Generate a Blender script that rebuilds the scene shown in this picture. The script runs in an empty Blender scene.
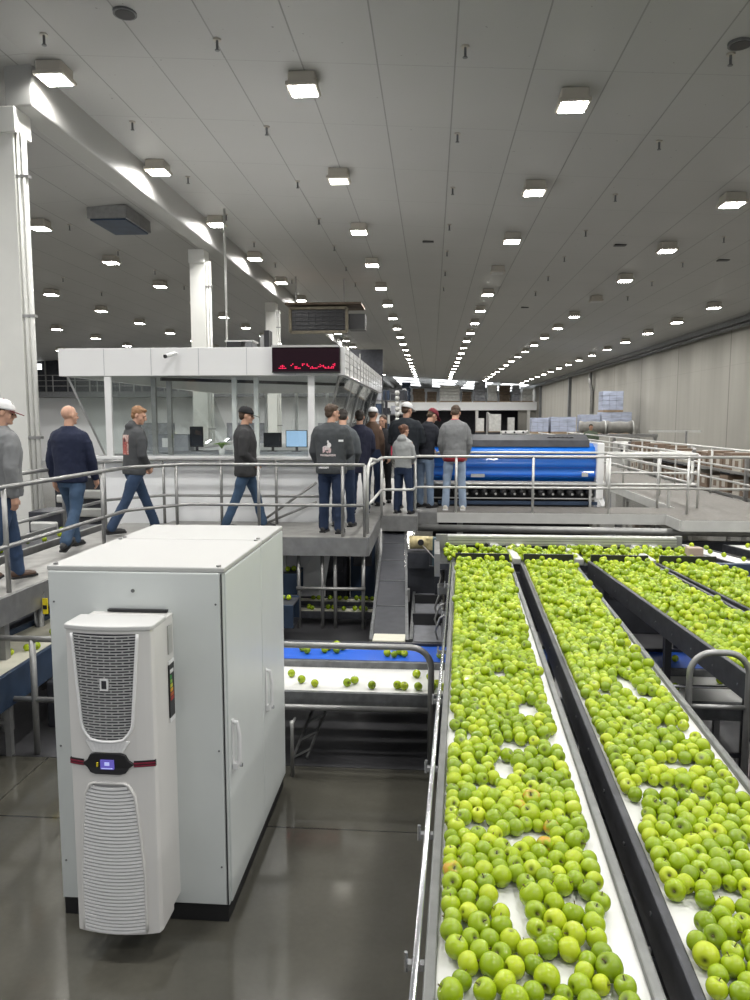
import bpy, math, random
import numpy as np
from mathutils import Vector, Matrix
PI = math.pi
rnd = random.Random(7)
SC = bpy.context.scene
COL = SC.collection
def R(d): return math.radians(d)

# ------------------------------------------------------------------ materials
def mat(name, col, rough=.5, metal=0., noise=0., nscale=8., bump=0., bscale=40., emit=None, es=0., coat=0., spec=.5, stretch=(1, 1, 1)):
    m = bpy.data.materials.new(name); m.use_nodes = True
    nt = m.node_tree; b = nt.nodes['Principled BSDF']
    b.inputs['Base Color'].default_value = (*col, 1)
    b.inputs['Roughness'].default_value = rough
    b.inputs['Metallic'].default_value = metal
    b.inputs['Coat Weight'].default_value = coat
    b.inputs['Specular IOR Level'].default_value = spec
    if emit:
        b.inputs['Emission Color'].default_value = (*emit, 1)
        b.inputs['Emission Strength'].default_value = es
    if noise or bump:
        tc = nt.nodes.new('ShaderNodeTexCoord'); mp = nt.nodes.new('ShaderNodeMapping')
        mp.inputs['Scale'].default_value = stretch
        nt.links.new(tc.outputs['Object'], mp.inputs[0])
    if noise:
        n = nt.nodes.new('ShaderNodeTexNoise'); n.inputs['Scale'].default_value = nscale; n.inputs['Detail'].default_value = 6
        nt.links.new(mp.outputs[0], n.inputs['Vector'])
        r = nt.nodes.new('ShaderNodeValToRGB'); nt.links.new(n.outputs['Fac'], r.inputs[0])
        r.color_ramp.elements[0].position = .3; r.color_ramp.elements[1].position = .7
        r.color_ramp.elements[0].color = (*[c * (1 - noise) for c in col], 1)
        r.color_ramp.elements[1].color = (*[min(1, c * (1 + noise)) for c in col], 1)
        nt.links.new(r.outputs[0], b.inputs['Base Color'])
    if bump:
        n2 = nt.nodes.new('ShaderNodeTexNoise'); n2.inputs['Scale'].default_value = bscale; n2.inputs['Detail'].default_value = 4
        nt.links.new(mp.outputs[0], n2.inputs['Vector'])
        bp = nt.nodes.new('ShaderNodeBump'); bp.inputs['Strength'].default_value = bump; bp.inputs['Distance'].default_value = .02
        nt.links.new(n2.outputs['Fac'], bp.inputs['Height']); nt.links.new(bp.outputs[0], b.inputs['Normal'])
    return m

class NT:
    """tiny node helper"""
    def __init__(s, m): s.nt = m.node_tree; s.b = s.nt.nodes['Principled BSDF']
    def n(s, t, **k):
        x = s.nt.nodes.new(t)
        for a, v in k.items(): setattr(x, a, v)
        return x
    def l(s, a, b): s.nt.links.new(a, b)
    def math(s, op, a, b=None):
        x = s.n('ShaderNodeMath', operation=op)
        for i, v in enumerate((a, b)):
            if v is None: continue
            if isinstance(v, (int, float)): x.inputs[i].default_value = v
            else: s.l(v, x.inputs[i])
        return x.outputs[0]
    def mix(s, f, a, b):
        x = s.n('ShaderNodeMix', data_type='RGBA')
        if isinstance(f, (int, float)): x.inputs[0].default_value = f
        else: s.l(f, x.inputs[0])
        for i, v in ((6, a), (7, b)):
            if isinstance(v, tuple): x.inputs[i].default_value = (*v, 1)
            else: s.l(v, x.inputs[i])
        return x.outputs[2]
    def xyz(s):
        tc = s.n('ShaderNodeTexCoord'); sp = s.n('ShaderNodeSeparateXYZ'); s.l(tc.outputs['Object'], sp.inputs[0]); return tc.outputs['Object'], sp.outputs
    def noise(s, vec, scale, detail=5):
        x = s.n('ShaderNodeTexNoise'); x.inputs['Scale'].default_value = scale; x.inputs['Detail'].default_value = detail
        if vec is not None: s.l(vec, x.inputs['Vector'])
        return x.outputs['Fac']

M = {}
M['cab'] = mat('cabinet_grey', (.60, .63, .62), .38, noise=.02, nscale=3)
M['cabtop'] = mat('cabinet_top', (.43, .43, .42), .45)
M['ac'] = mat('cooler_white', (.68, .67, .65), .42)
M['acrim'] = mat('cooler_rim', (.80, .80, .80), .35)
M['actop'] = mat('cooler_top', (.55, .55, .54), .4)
M['black'] = mat('black_plastic', (.012, .012, .014), .4)
M['plinth'] = mat('black_plinth', (.01, .01, .011), .6)
M['dark'] = mat('dark_steel', (.035, .037, .045), .5, .3, noise=.3, nscale=5)
M['darkblue'] = mat('dark_blue_steel', (.03, .05, .09), .45, .2, noise=.25, nscale=4)
M['grill'] = mat('grille_slat', (.44, .44, .44), .5)
M['grilldark'] = mat('grille_dark', (.03, .03, .035), .8)
M['screen'] = mat('display', (.05, .04, .15), .3, emit=(.16, .13, .60), es=.6)
M['maroon'] = mat('maroon_strip', (.22, .015, .04), .4)
M['handle'] = mat('handle_white', (.72, .72, .72), .3)
M['galv'] = mat('galvanised', (.31, .31, .305), .42, .7, noise=.12, nscale=9)
M['galvlight'] = mat('galvanised_light', (.55, .55, .53), .4, .5, noise=.08, nscale=9)
M['chrome'] = mat('stainless', (.62, .63, .65), .22, .95)
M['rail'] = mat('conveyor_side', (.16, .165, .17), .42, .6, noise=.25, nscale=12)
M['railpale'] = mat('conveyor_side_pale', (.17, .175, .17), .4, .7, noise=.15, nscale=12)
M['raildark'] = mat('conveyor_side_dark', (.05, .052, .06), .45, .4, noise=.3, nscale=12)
M['belt'] = mat('white_belt', (.68, .68, .66), .45, noise=.03, nscale=14)
M['beltcream'] = mat('cream_belt', (.62, .60, .50), .5, noise=.08, nscale=6)
M['beltblue'] = mat('blue_belt', (.012, .10, .55), .4)
M['beltdark'] = mat('dark_belt', (.035, .037, .045), .6, noise=.2, nscale=10)
M['beltgrey'] = mat('grey_belt', (.16, .165, .18), .6, noise=.15, nscale=10)
M['white'] = mat('white_panel', (.78, .78, .78), .25, coat=.3)
M['whitewall'] = mat('white_wall', (.88, .89, .90), .5)
M['colwhite'] = mat('column_white', (.66, .66, .63), .4, noise=.04, nscale=2)
M['deck'] = mat('deck_plate', (.31, .305, .29), .5, .4, noise=.15, nscale=6)
M['deckbrown'] = mat('deck_tread', (.165, .155, .14), .6, .2, noise=.15, nscale=20)
M['deckwhite'] = mat('deck_fascia_white', (.52, .52, .50), .45, .2, noise=.06, nscale=5)
M['bluepanel'] = mat('blue_panel', (.01, .15, .62), .28, coat=.4)
M['bluedeep'] = mat('deep_blue', (.01, .06, .30), .4)
M['roll'] = mat('roller_black', (.02, .02, .022), .4)
M['led'] = mat('red_led', (.3, .0, .02), .5, emit=(1., .02, .10), es=1.8)
M['signbody'] = mat('sign_black', (.014, .003, .008), .6, spec=.15)
M['carton'] = mat('carton', (.17, .12, .085), .8, noise=.1, nscale=10)
M['cartonwhite'] = mat('carton_white', (.42, .39, .34), .7)
M['wrap'] = mat('wrapped_cartons', (.40, .44, .56), .35, noise=.25, nscale=3, stretch=(.4, .4, 3), coat=.3)
M['wrapdark'] = mat('wrapped_side', (.40, .44, .56), .35, noise=.25, nscale=3, stretch=(.4, .4, 3))
M['mono'] = mat('monitor_blue', (.2, .3, .4), .3, emit=(.35, .55, .8), es=.8)
M['yellow'] = mat('yellow_tag', (.75, .60, .02), .5)
M['motor'] = mat('motor_beige', (.45, .38, .20), .4, .3, noise=.2, nscale=20)
M['rustframe'] = mat('rusty_frame', (.16, .14, .10), .7, noise=.3, nscale=6)
M['filmgrey'] = mat('film_grey', (.19, .185, .17), .5, noise=.15, nscale=4)
M['beamgrey'] = mat('beam_grey', (.34, .34, .325), .5)
M['teal'] = mat('junction_box', (.03, .07, .09), .5)
M['wood'] = mat('pallet_wood', (.30, .22, .14), .8, noise=.2, nscale=6)
M['brown'] = mat('brown_goods', (.12, .09, .065), .8, noise=.3, nscale=3)
M['greygoods'] = mat('grey_goods', (.30, .31, .34), .7, noise=.3, nscale=3)
M['paleg'] = mat('pale_goods', (.6, .6, .58), .6, noise=.15, nscale=3)
M['diff'] = mat('lamp_diffuser', (.9, .9, .9), .5, emit=(1, .97, .9), es=45)
M['diffdim'] = mat('lamp_diffuser_dim', (.7, .7, .7), .5, emit=(1, .95, .85), es=2.5)
M['diffoff'] = mat('lamp_diffuser_off', (.45, .45, .44), .5)
M['lamp'] = mat('lamp_housing', (.42, .39, .34), .5)
M['sky'] = mat('skylight_panel', (.9, .9, .9), .5, emit=(.95, .98, 1), es=2.2)
M['stem'] = mat('apple_stem', (.12, .08, .03), .7)
M['foam'] = mat('plywood_end', (.42, .33, .27), .8)

def seam(k, c, period, off, w):
    """1 inside a joint line"""
    a = k.math('ADD', c, off); a = k.math('DIVIDE', a, period); a = k.math('FRACT', a); a = k.math('SUBTRACT', a, .5); a = k.math('ABSOLUTE', a)
    return k.math('GREATER_THAN', a, .5 - w / period / 2)
def floor_mat():
    m = mat('polished_concrete', (.12, .11, .1), .22, spec=.75); k = NT(m); v, s = k.xyz()
    n1 = k.noise(v, .9, 8); n2 = k.noise(v, 9, 6)
    c = k.mix(n1, (.045, .043, .034), (.130, .124, .104)); c = k.mix(k.math('MULTIPLY', n2, .5), c, (.105, .10, .083)); n3 = k.noise(v, 28, 4); c = k.mix(k.math('MULTIPLY', n3, .35), c, (.045, .045, .036)); c = k.mix(k.math('MULTIPLY', seam(k, s[1], 6., .95 , .02), .7), c, (.02, .02, .018)); c = k.mix(k.math('MULTIPLY', seam(k, s[0], 6., 3.3 , .02), .5), c, (.02, .02, .018))
    k.l(c, k.b.inputs['Base Color'])
    r = k.math('MULTIPLY_ADD', n1, .09); r.node.inputs[2].default_value = .04
    k.l(r, k.b.inputs['Roughness'])
    bp = k.n('ShaderNodeBump'); bp.inputs['Strength'].default_value = .03; k.l(n2, bp.inputs['Height']); k.l(bp.outputs[0], k.b.inputs['Normal'])
    return m
def ceil_mat():
    m = mat('ceiling_panel', (.5, .5, .48), .55); k = NT(m); v, s = k.xyz()
    sx = seam(k, s[0], 1.09, 5.17 + .545 - .545, .022); sy = seam(k, s[1], 2.25, -11.2, .018)
    n = k.noise(v, .35, 5)
    c = k.mix(n, (.36, .36, .35), (.42, .42, .41))
    n3 = k.noise(v, 1.4, 4)
    sp = k.math('GREATER_THAN', k.noise(v, 14, 2), .765)
    c = k.mix(k.math('MULTIPLY', sx, k.math('MULTIPLY_ADD', n3, .8)), c, (.22, .22, .21))
    c = k.mix(k.math('MULTIPLY', sy, k.math('MULTIPLY', n3, 1.)), c, (.25, .25, .24))
    c = k.mix(sp, c, (.18, .18, .17))
    k.l(c, k.b.inputs['Base Color'])
    bp = k.n('ShaderNodeBump'); bp.inputs['Strength'].default_value = .5; bp.inputs['Distance'].default_value = .02
    k.l(k.math('SUBTRACT', 1., k.math('MAXIMUM', sx, sy)), bp.inputs['Height']); k.l(bp.outputs[0], k.b.inputs['Normal'])
    return m
def wall_mat():
    m = mat('concrete_wall', (.45, .42, .38), .8); k = NT(m); v, s = k.xyz()
    mp = k.n('ShaderNodeMapping'); mp.inputs['Scale'].default_value = (1, 1.2, .15); k.l(v, mp.inputs[0])
    n = k.noise(mp.outputs[0], 1.2, 8); n2 = k.noise(v, .25, 4)
    c = k.mix(n, (.24, .235, .208), (.38, .365, .33)); c = k.mix(k.math('MULTIPLY', n2, .5), c, (.25, .24, .215))
    j = seam(k, s[1], 7.0, .75, .10)
    c = k.mix(j, c, (.17, .16, .145))
    j2 = seam(k, s[1], 3.5, .75, .02); c = k.mix(k.math('MULTIPLY', j2, .5), c, (.2, .19, .17))
    z2 = seam(k, s[2], 5.2, 0, .03); c = k.mix(k.math('MULTIPLY', z2, .3), c, (.2, .19, .17))
    k.l(c, k.b.inputs['Base Color']); return m
M['floor'] = floor_mat(); M['ceil'] = ceil_mat(); M['wall'] = wall_mat()
def glass_mat():
    m = bpy.data.materials.new('booth_glass'); m.use_nodes = True; nt = m.node_tree
    for n in list(nt.nodes): nt.nodes.remove(n)
    o = nt.nodes.new('ShaderNodeOutputMaterial'); mx = nt.nodes.new('ShaderNodeMixShader'); t = nt.nodes.new('ShaderNodeBsdfTransparent'); g = nt.nodes.new('ShaderNodeBsdfGlossy')
    lw = nt.nodes.new('ShaderNodeLayerWeight'); pw = nt.nodes.new('ShaderNodeMath'); pw.operation = 'POWER'; pw.inputs[1].default_value = 4; nt.links.new(lw.outputs['Facing'], pw.inputs[0]); f = nt.nodes.new('ShaderNodeMath'); f.operation = 'MULTIPLY_ADD'; f.inputs[1].default_value = .6; f.inputs[2].default_value = .05; nt.links.new(pw.outputs[0], f.inputs[0]); t.inputs[0].default_value = (.96, .98, .975, 1); g.inputs['Roughness'].default_value = .02
    nt.links.new(f.outputs[0], mx.inputs[0]); nt.links.new(t.outputs[0], mx.inputs[1]); nt.links.new(g.outputs[0], mx.inputs[2]); nt.links.new(mx.outputs[0], o.inputs[0])
    return m
M['glass'] = glass_mat()
def apple_mat(blush=False):
    m = mat('apple_skin_blush' if blush else 'apple_skin', (.3, .5, .03), .27, coat=.2, spec=.4); k = NT(m); v, s = k.xyz()
    oi = k.n('ShaderNodeObjectInfo'); ge = k.n('ShaderNodeNewGeometry')
    r = k.math('FRACT', k.math('ADD', oi.outputs['Random'], ge.outputs['Random Per Island']))
    rp = k.n('ShaderNodeValToRGB'); k.l(r, rp.inputs[0])
    e = rp.color_ramp.elements; e[0].color = (.155, .25, .002, 1); e[1].color = (.44, .52, .02, 1)
    for p, c in ((.35, (.235, .345, .003)), (.7, (.32, .425, .005))):
        q = e.new(p); q.color = (*c, 1)
    n = k.noise(v, 35, 3); c = k.mix(k.math('MULTIPLY', n, .2), rp.outputs[0], (.46, .54, .05))
    if blush:
        n2 = k.noise(v, 1.1, 2); rr = k.n('ShaderNodeValToRGB'); k.l(n2, rr.inputs[0]); rr.color_ramp.elements[0].position = .46; rr.color_ramp.elements[1].position = .62
        c = k.mix(rr.outputs[0], c, (.52, .28, .03))
    at = k.n('ShaderNodeAttribute'); at.attribute_name = 'calyx'
    c = k.mix(at.outputs['Fac'], c, (.05, .05, .015))
    k.l(c, k.b.inputs['Base Color']); return m
M['apple'] = apple_mat(); M['blush'] = apple_mat(True)
def fabric(name, col, rough=.85, decals=(), nscale=30, noise=.12):
    m = mat(name, col, rough); k = NT(m); v, s = k.xyz()
    n = k.noise(v, nscale, 5); c = k.mix(n, tuple(a * (1 - noise) for a in col), tuple(min(1, a * (1 + noise)) for a in col))
    for (kind, cx, cz, rx, rz, dc, side) in decals:
        a = k.math('ABSOLUTE', k.math('DIVIDE', k.math('SUBTRACT', s[0], cx), rx)); b = k.math('ABSOLUTE', k.math('DIVIDE', k.math('SUBTRACT', s[2], cz), rz))
        if kind == 'e': d = k.math('ADD', k.math('MULTIPLY', a, a), k.math('MULTIPLY', b, b))
        else: d = k.math('MAXIMUM', a, b)
        if kind == 't':   # broken-up line like small lettering
            nn = k.n('ShaderNodeTexNoise'); nn.inputs['Scale'].default_value = 140; k.l(v, nn.inputs['Vector'])
            d = k.math('ADD', d, k.math('MULTIPLY', k.math('GREATER_THAN', nn.outputs['Fac'], .52), 3))
        if kind == 'n':
            nn = k.n('ShaderNodeTexNoise'); nn.inputs['Scale'].default_value = 45; k.l(v, nn.inputs['Vector'])
            d = k.math('ADD', d, k.math('MULTIPLY', k.math('GREATER_THAN', nn.outputs['Fac'], .5), 3))
        f = k.math('MULTIPLY', k.math('LESS_THAN', d, 1), k.math('LESS_THAN', k.math('MULTIPLY', s[1], side), 0))
        c = k.mix(f, c, dc)
    k.l(c, k.b.inputs['Base Color'])
    return m

# ------------------------------------------------------------------ mesh builder
class MB:
    def __init__(s): s.v = []; s.f = []
    def add(s, v, f):
        o = len(s.v); s.v += [tuple(p) for p in v]; s.f += [tuple(i + o for i in q) for q in f]; return s
    def box(s, x0, x1, y0, y1, z0, z1):
        return s.add([(x0, y0, z0), (x1, y0, z0), (x1, y1, z0), (x0, y1, z0), (x0, y0, z1), (x1, y0, z1), (x1, y1, z1), (x0, y1, z1)],
                     [(3, 2, 1, 0), (4, 5, 6, 7), (0, 1, 5, 4), (1, 2, 6, 5), (2, 3, 7, 6), (3, 0, 4, 7)])
    def bar(s, p, q, w, h, up=(0, 0, 1)):
        p = Vector(p); q = Vector(q); d = (q - p).normalized(); u = Vector(up); r = d.cross(u)
        if r.length < 1e-4: r = d.cross(Vector((0, 1, 0)))
        r.normalize(); u = r.cross(d).normalized(); r *= w / 2; u *= h / 2
        vs = [e + a * r + b * u for e in (p, q) for a, b in ((-1, -1), (1, -1), (1, 1), (-1, 1))]
        return s.add(vs, [(0, 1, 2, 3), (7, 6, 5, 4), (0, 4, 5, 1), (1, 5, 6, 2), (2, 6, 7, 3), (3, 7, 4, 0)])
    def tube(s, pts, r, n=10, cap=True):
        pts = [Vector(p) for p in pts]; rs = r if isinstance(r, (list, tuple)) else [r] * len(pts)
        vs = []; fs = []; prev = None
        for i, p in enumerate(pts):
            if i == 0: d = pts[1] - p
            elif i == len(pts) - 1: d = p - pts[i - 1]
            else: d = (pts[i + 1] - p).normalized() + (p - pts[i - 1]).normalized()
            d.normalize()
            if prev is None:
                a = d.cross(Vector((0, 0, 1)))
                if a.length < 1e-3: a = d.cross(Vector((0, 1, 0)))
            else: a = prev - d * prev.dot(d)
            a.normalize(); prev = a; b = d.cross(a)
            for j in range(n):
                t = 2 * PI * j / n; vs.append(p + (a * math.cos(t) + b * math.sin(t)) * rs[i])
        for i in range(len(pts) - 1):
            for j in range(n):
                k = (j + 1) % n; fs.append((i * n + j, i * n + k, (i + 1) * n + k, (i + 1) * n + j))
        if cap:
            fs.append(tuple(range(n - 1, -1, -1))); L = (len(pts) - 1) * n; fs.append(tuple(range(L, L + n)))
        return s.add(vs, fs)
    def prism(s, poly, z0, z1, T=None):
        n = len(poly); vs = [(x, y, z0) for x, y in poly] + [(x, y, z1) for x, y in poly]
        if T: vs = [T(*p) for p in vs]
        return s.add(vs, [tuple(range(n - 1, -1, -1)), tuple(range(n, 2 * n))] + [(i, (i + 1) % n, n + (i + 1) % n, n + i) for i in range(n)])
    def ell(s, c, r, n=16, m=10, T=None):
        vs = [(0, 0, -1)]; fs = []
        for i in range(1, m):
            a = -PI / 2 + PI * i / m
            for j in range(n):
                t = 2 * PI * j / n; vs.append((math.cos(a) * math.cos(t), math.cos(a) * math.sin(t), math.sin(a)))
        vs.append((0, 0, 1)); L = len(vs) - 1
        for j in range(n):
            k = (j + 1) % n; fs.append((0, 1 + k, 1 + j)); fs.append((L, L - n + j, L - n + k))
            for i in range(m - 2): a = 1 + i * n; fs.append((a + j, a + k, a + n + k, a + n + j))
        vs = [Vector((c[0] + x * r[0], c[1] + y * r[1], c[2] + z * r[2])) for x, y, z in vs]
        if T: vs = [T(p) for p in vs]
        return s.add(vs, fs)
    def loft(s, rings, n=20, T=None):
        """rings: (centre, rx, ry) horizontal ellipses"""
        vs = []; fs = []
        for c, rx, ry in rings:
            for j in range(n):
                t = 2 * PI * j / n; vs.append(Vector((c[0] + rx * math.cos(t), c[1] + ry * math.sin(t), c[2])))
        if T: vs = [T(p) for p in vs]
        for i in range(len(rings) - 1):
            for j in range(n):
                k = (j + 1) % n; fs.append((i * n + j, i * n + k, (i + 1) * n + k, (i + 1) * n + j))
        fs.append(tuple(range(n - 1, -1, -1))); L = (len(rings) - 1) * n; fs.append(tuple(range(L, L + n)))
        return s.add(vs, fs)
    def limb(s, pts, rs, n=12):
        """tapered limb with rounded ends"""
        pts = [Vector(p) for p in pts]; a = (pts[0] - pts[1]).normalized(); b = (pts[-1] - pts[-2]).normalized()
        P = []; Q = []
        for t in (.98, .75, .4): P.append(pts[0] + a * rs[0] * t); Q.append(rs[0] * math.sqrt(1 - t * t))
        P += pts; Q += list(rs)
        for t in (.4, .75, .98): P.append(pts[-1] + b * rs[-1] * t); Q.append(rs[-1] * math.sqrt(1 - t * t))
        return s.tube(P, Q, n)
    def build(s, name, m, parent=None, smooth=False, bevel=0, local=False, label=None, bseg=2):
        me = bpy.data.meshes.new(name)
        off = Vector((0, 0, 0))
        if parent is not None and not local: off = Vector(parent['_w'])
        me.from_pydata([(v[0] - off.x, v[1] - off.y, v[2] - off.z) for v in s.v], [], s.f); me.update()
        for mm in (m if isinstance(m, list) else [m]): me.materials.append(mm)
        if smooth:
            for p in me.polygons: p.use_smooth = True
        o = bpy.data.objects.new(name, me); COL.objects.link(o)
        if parent is not None: o.parent = parent; o['_w'] = list(parent['_w'])
        else: o['_w'] = [0, 0, 0]
        if bevel:
            b = o.modifiers.new('bevel', 'BEVEL'); b.width = bevel; b.segments = bseg; b.limit_method = 'ANGLE'
        if label: o['label'] = label
        return o
    def solo(s, name, m, label, cat, group=None, origin=None, **k):
        """a thing that is one mesh: origin placed at its base"""
        if origin is None:
            xs = [v[0] for v in s.v]; ys = [v[1] for v in s.v]; zs = [v[2] for v in s.v]
            origin = ((min(xs) + max(xs)) / 2, (min(ys) + max(ys)) / 2, min(zs))
        s.v = [(v[0] - origin[0], v[1] - origin[1], v[2] - origin[2]) for v in s.v]
        o = s.build(name, m, **k); o.location = origin; o['_w'] = list(origin); o['label'] = label; o['category'] = cat
        if group: o['group'] = group
        return o
def thing(name, label, cat, loc=(0, 0, 0), rz=0, group=None):
    o = bpy.data.objects.new(name, None); COL.objects.link(o); o.location = loc; o.rotation_euler = (0, 0, rz); o.empty_display_size = .2
    o['_w'] = list(loc); o['label'] = label; o['category'] = cat
    if group: o['group'] = group
    return o
def struct(mb, name, m, **k):
    o = mb.build(name, m, **k); o['kind'] = 'structure'; return o
KIDS = {}
def copy_tree(o, loc, label=None, rz=None, parent=None):
    c = o.copy(); COL.objects.link(c)
    if parent is None:
        c.location = loc; c['_w'] = list(loc)
        if label: c['label'] = label
        if rz is not None: c.rotation_euler = (0, 0, rz)
    else: c.parent = parent
    if o not in KIDS: KIDS[o] = [x for x in COL.objects if x.parent == o]
    for ch in KIDS[o]: copy_tree(ch, None, parent=c)
    return c

# ------------------------------------------------------------------ camera
F, HC = 750., 2.93
pitch = math.atan(82 / 750); yaw = math.atan(57 / 750 * math.cos(pitch))
cam = bpy.data.cameras.new('camera'); co = bpy.data.objects.new('camera', cam); COL.objects.link(co)
co.location = (0, 0, HC); co.rotation_euler = (PI / 2 - pitch, 0, yaw)
cam.sensor_fit = 'VERTICAL'; cam.sensor_height = 24; cam.lens = 24 * F / 1000; cam.clip_end = 400; cam.clip_start = .05
SC.camera = co
def proj(X, Y, Z):
    c, s = math.cos(yaw), math.sin(yaw); a = X * c + Y * s; f = -X * s + Y * c; D = HC - Z
    z = f * math.cos(pitch) + D * math.sin(pitch); v = D * math.cos(pitch) - f * math.sin(pitch)
    return 375 + F * a / z, 500 + F * v / z, z

def cz(X): return HC + (5.3 - .062 * (X + 6) if X > -6 else 5.3 - .06 * (-6 - X))
WX = 12.95; YE = 128.; XL = -30.
# ------------------------------------------------------------------ the setting
struct(MB().box(XL, WX, -1, YE, -.1, 0), 'floor', M['floor'])
s_ = MB()
for (a, b) in ((XL, -6), (-6, WX)):
    s_.add([(a, -1, cz(a)), (b, -1, cz(b)), (b, YE, cz(b)), (a, YE, cz(a)), (a, -1, cz(a) + .15), (b, -1, cz(b) + .15), (b, YE, cz(b) + .15), (a, YE, cz(a) + .15)],
           [(0, 1, 2, 3), (7, 6, 5, 4), (0, 4, 5, 1), (1, 5, 6, 2), (2, 6, 7, 3), (3, 7, 4, 0)])
struct(s_, 'ceiling', M['ceil'])
struct(MB().box(WX, WX + .3, -1, YE, 0, cz(WX) + .1), 'wall_right', M['wall'])
struct(MB().box(XL - .3, XL, -1, YE, 0, 7.5), 'wall_left', M['whitewall'])
struct(MB().box(XL, WX, YE, YE + .3, 0, 9), 'wall_back', M['whitewall'])
# beam on the ridge, cornice along the right wall
struct(MB().box(-6.5, -6.06, 11.5, YE, 7.62, 8.3), 'trim_1', M['beamgrey'], bevel=.03)
mb = MB(); mb.box(WX - .3, WX, 10, YE, cz(WX) - .2, cz(WX) + .02); struct(mb, 'trim_2', M['rail'])
mb = MB(); mb.tube([(WX - .3, 10, cz(WX) - .34), (WX - .3, YE, cz(WX) - .34)], .09, 12); struct(mb, 'trim_3', M['rail'], smooth=True)
# columns under the beam
for i, yy in enumerate((11.7, 21.4, 31.1)):
    lab = ('near white steel column with two pipes at the left edge behind the walkway', 'white steel column rising behind the control booth roof', 'farther white steel column beside the hanging coil unit')[i]
    t = thing('column', lab, 'column', (-6.62, yy, 0), group='white columns')
    w = .215
    mb = MB(); mb.box(-6.62 - w, -6.62 + w, yy - .18, yy + .18, 0, 7.6)
    mb.build('shaft', M['colwhite'], t, bevel=.004)
    MB().box(-6.62 - w - (.07 if i == 0 else .01), -6.62 + w + (.07 if i == 0 else .01), yy - .24, yy + .24, 7.25, 7.62).build('capital', M['colwhite'], t, bevel=.01)
    MB().box(-6.62 - w - .1, -6.62 + w + .1, yy - .25, yy + .25, 0, .03).build('base_plate', M['colwhite'], t)
    for dx in (.0, .085):
        MB().tube([(-6.62 + w + .05 + dx, yy - .12, 0), (-6.62 + w + .05 + dx, yy - .12, 7.3)], .036, 10).build('pipe', M['colwhite'], t, smooth=True)
    mb = MB()
    for zz in (2.6, 4.5, 6.6): mb.box(-6.62 + w, -6.62 + w + .2, yy - .17, yy - .07, zz, zz + .04)
    mb.build('pipe_clamp', M['galv'], t)
# right wall: downpipe
mb = MB(); mb.tube([(WX - .3, 62, cz(WX) - .5), (WX - .3, 62, 5.6), (WX - .15, 62, 5.2), (WX - .15, 62, 0)], .14, 10)
mb.solo('downpipe', M['galv'], 'grey vertical pipe running down the concrete wall behind the wrapped pallets', 'pipe', smooth=True)
mb = MB(); mb.box(WX - .25, WX, 71.8, 72.3, 0, cz(WX) - .3); mb.solo('wall_pilaster', M['rail'], 'narrow dark pilaster on the concrete wall beyond the vertical pipe', 'pilaster')
mb = MB(); mb.box(WX - .25, WX, 90.8, 91.3, 0, cz(WX) - .3); mb.solo('wall_pilaster', M['rail'], 'farthest narrow dark pilaster on the concrete wall', 'pilaster')

# ------------------------------------------------------------------ ceiling lamps
def lamp_proto(kind):
    t = thing('ceiling_light', 'x', 'ceiling light', (0, 0, 0))
    MB().box(-.20, .20, -.20, .20, -.16, 0).build('housing', M['lamp'], t, bevel=.02)
    MB().box(-.235, .235, -.235, .235, -.21, -.15).build('frame', M['lamp'], t, bevel=.015)
    MB().box(-.19, .19, -.19, .19, -.225, -.205).build('diffuser', M[kind], t, bevel=.01)
    return t
protos = {k: lamp_proto(k) for k in ('diff', 'diffdim', 'diffoff')}
used = set()
rows = [(-22.7, -1, 'fifth ceiling row left of the white beam'), (-18.5, -1, 'fourth ceiling row left of the white beam'), (-14.3, -1, 'third ceiling row left of the white beam'), (-10.1, -1, 'second ceiling row, left of the white beam'),  # first row is added, out of sight, to brighten the far left wall
        (-5.72, -.1, 'ceiling row running just beside the white beam'), (-1.95, 0, 'ceiling row above the booth sign'), (2.05, .25, 'ceiling row above the green apple belts'),
        (6.1, .5, 'ceiling row to the right of the belts'), (10.45, .6, 'ceiling row nearest the concrete wall')]
ordw = ['nearest', 'second nearest', 'third nearest', 'fourth nearest', 'fifth nearest']
ld = bpy.data.lights.new('lamp_light', 'AREA'); ld.shape = 'SQUARE'; ld.size = .38; ld.spread = R(168); ld.energy = 50; ld.color = (1, .985, .955)
for X, yo, rn in rows:
    vis = 0
    for k in range(-3, 19):
        Y = 11.65 + 4.3 * k + yo; Z = cz(X)
        px, py, pz = proj(X, Y, Z - .2)
        kind = 'diff'
        if X == -1.95 and k == 1: kind = 'diffdim'
        if (X == 2.05 and k == 3) or (X == 6.1 and k == 4): kind = 'diffoff'
        if pz > 0 and -15 < px < 765 and py > -5:
            w = ordw[vis] if vis < 5 else 'one of the far small lit'
            st = {'diff': 'lit', 'diffdim': 'dim, half-dead', 'diffoff': 'unlit'}[kind]
            lab = ('%s %s square lamp, %s' % (w, st, rn)) if vis < 5 else ('small distant lit lamp in the %s' % rn)
            vis += 1
        else:
            if k > 3 or Y < -1: continue
            lab = 'lit square lamp overhead behind the camera, %s' % rn
        p = protos[kind]
        if kind not in used: used.add(kind); c = p; c.location = (X, Y, Z); c['label'] = lab; c['_w'] = [X, Y, Z]
        else: c = copy_tree(p, (X, Y, Z), lab)
        c['group'] = 'ceiling lamps in the ' + rn
        if kind == 'diff':
            lo = bpy.data.objects.new('lamp_light', ld); COL.objects.link(lo); lo.parent = c; lo.location = (0, 0, -.235)
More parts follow.
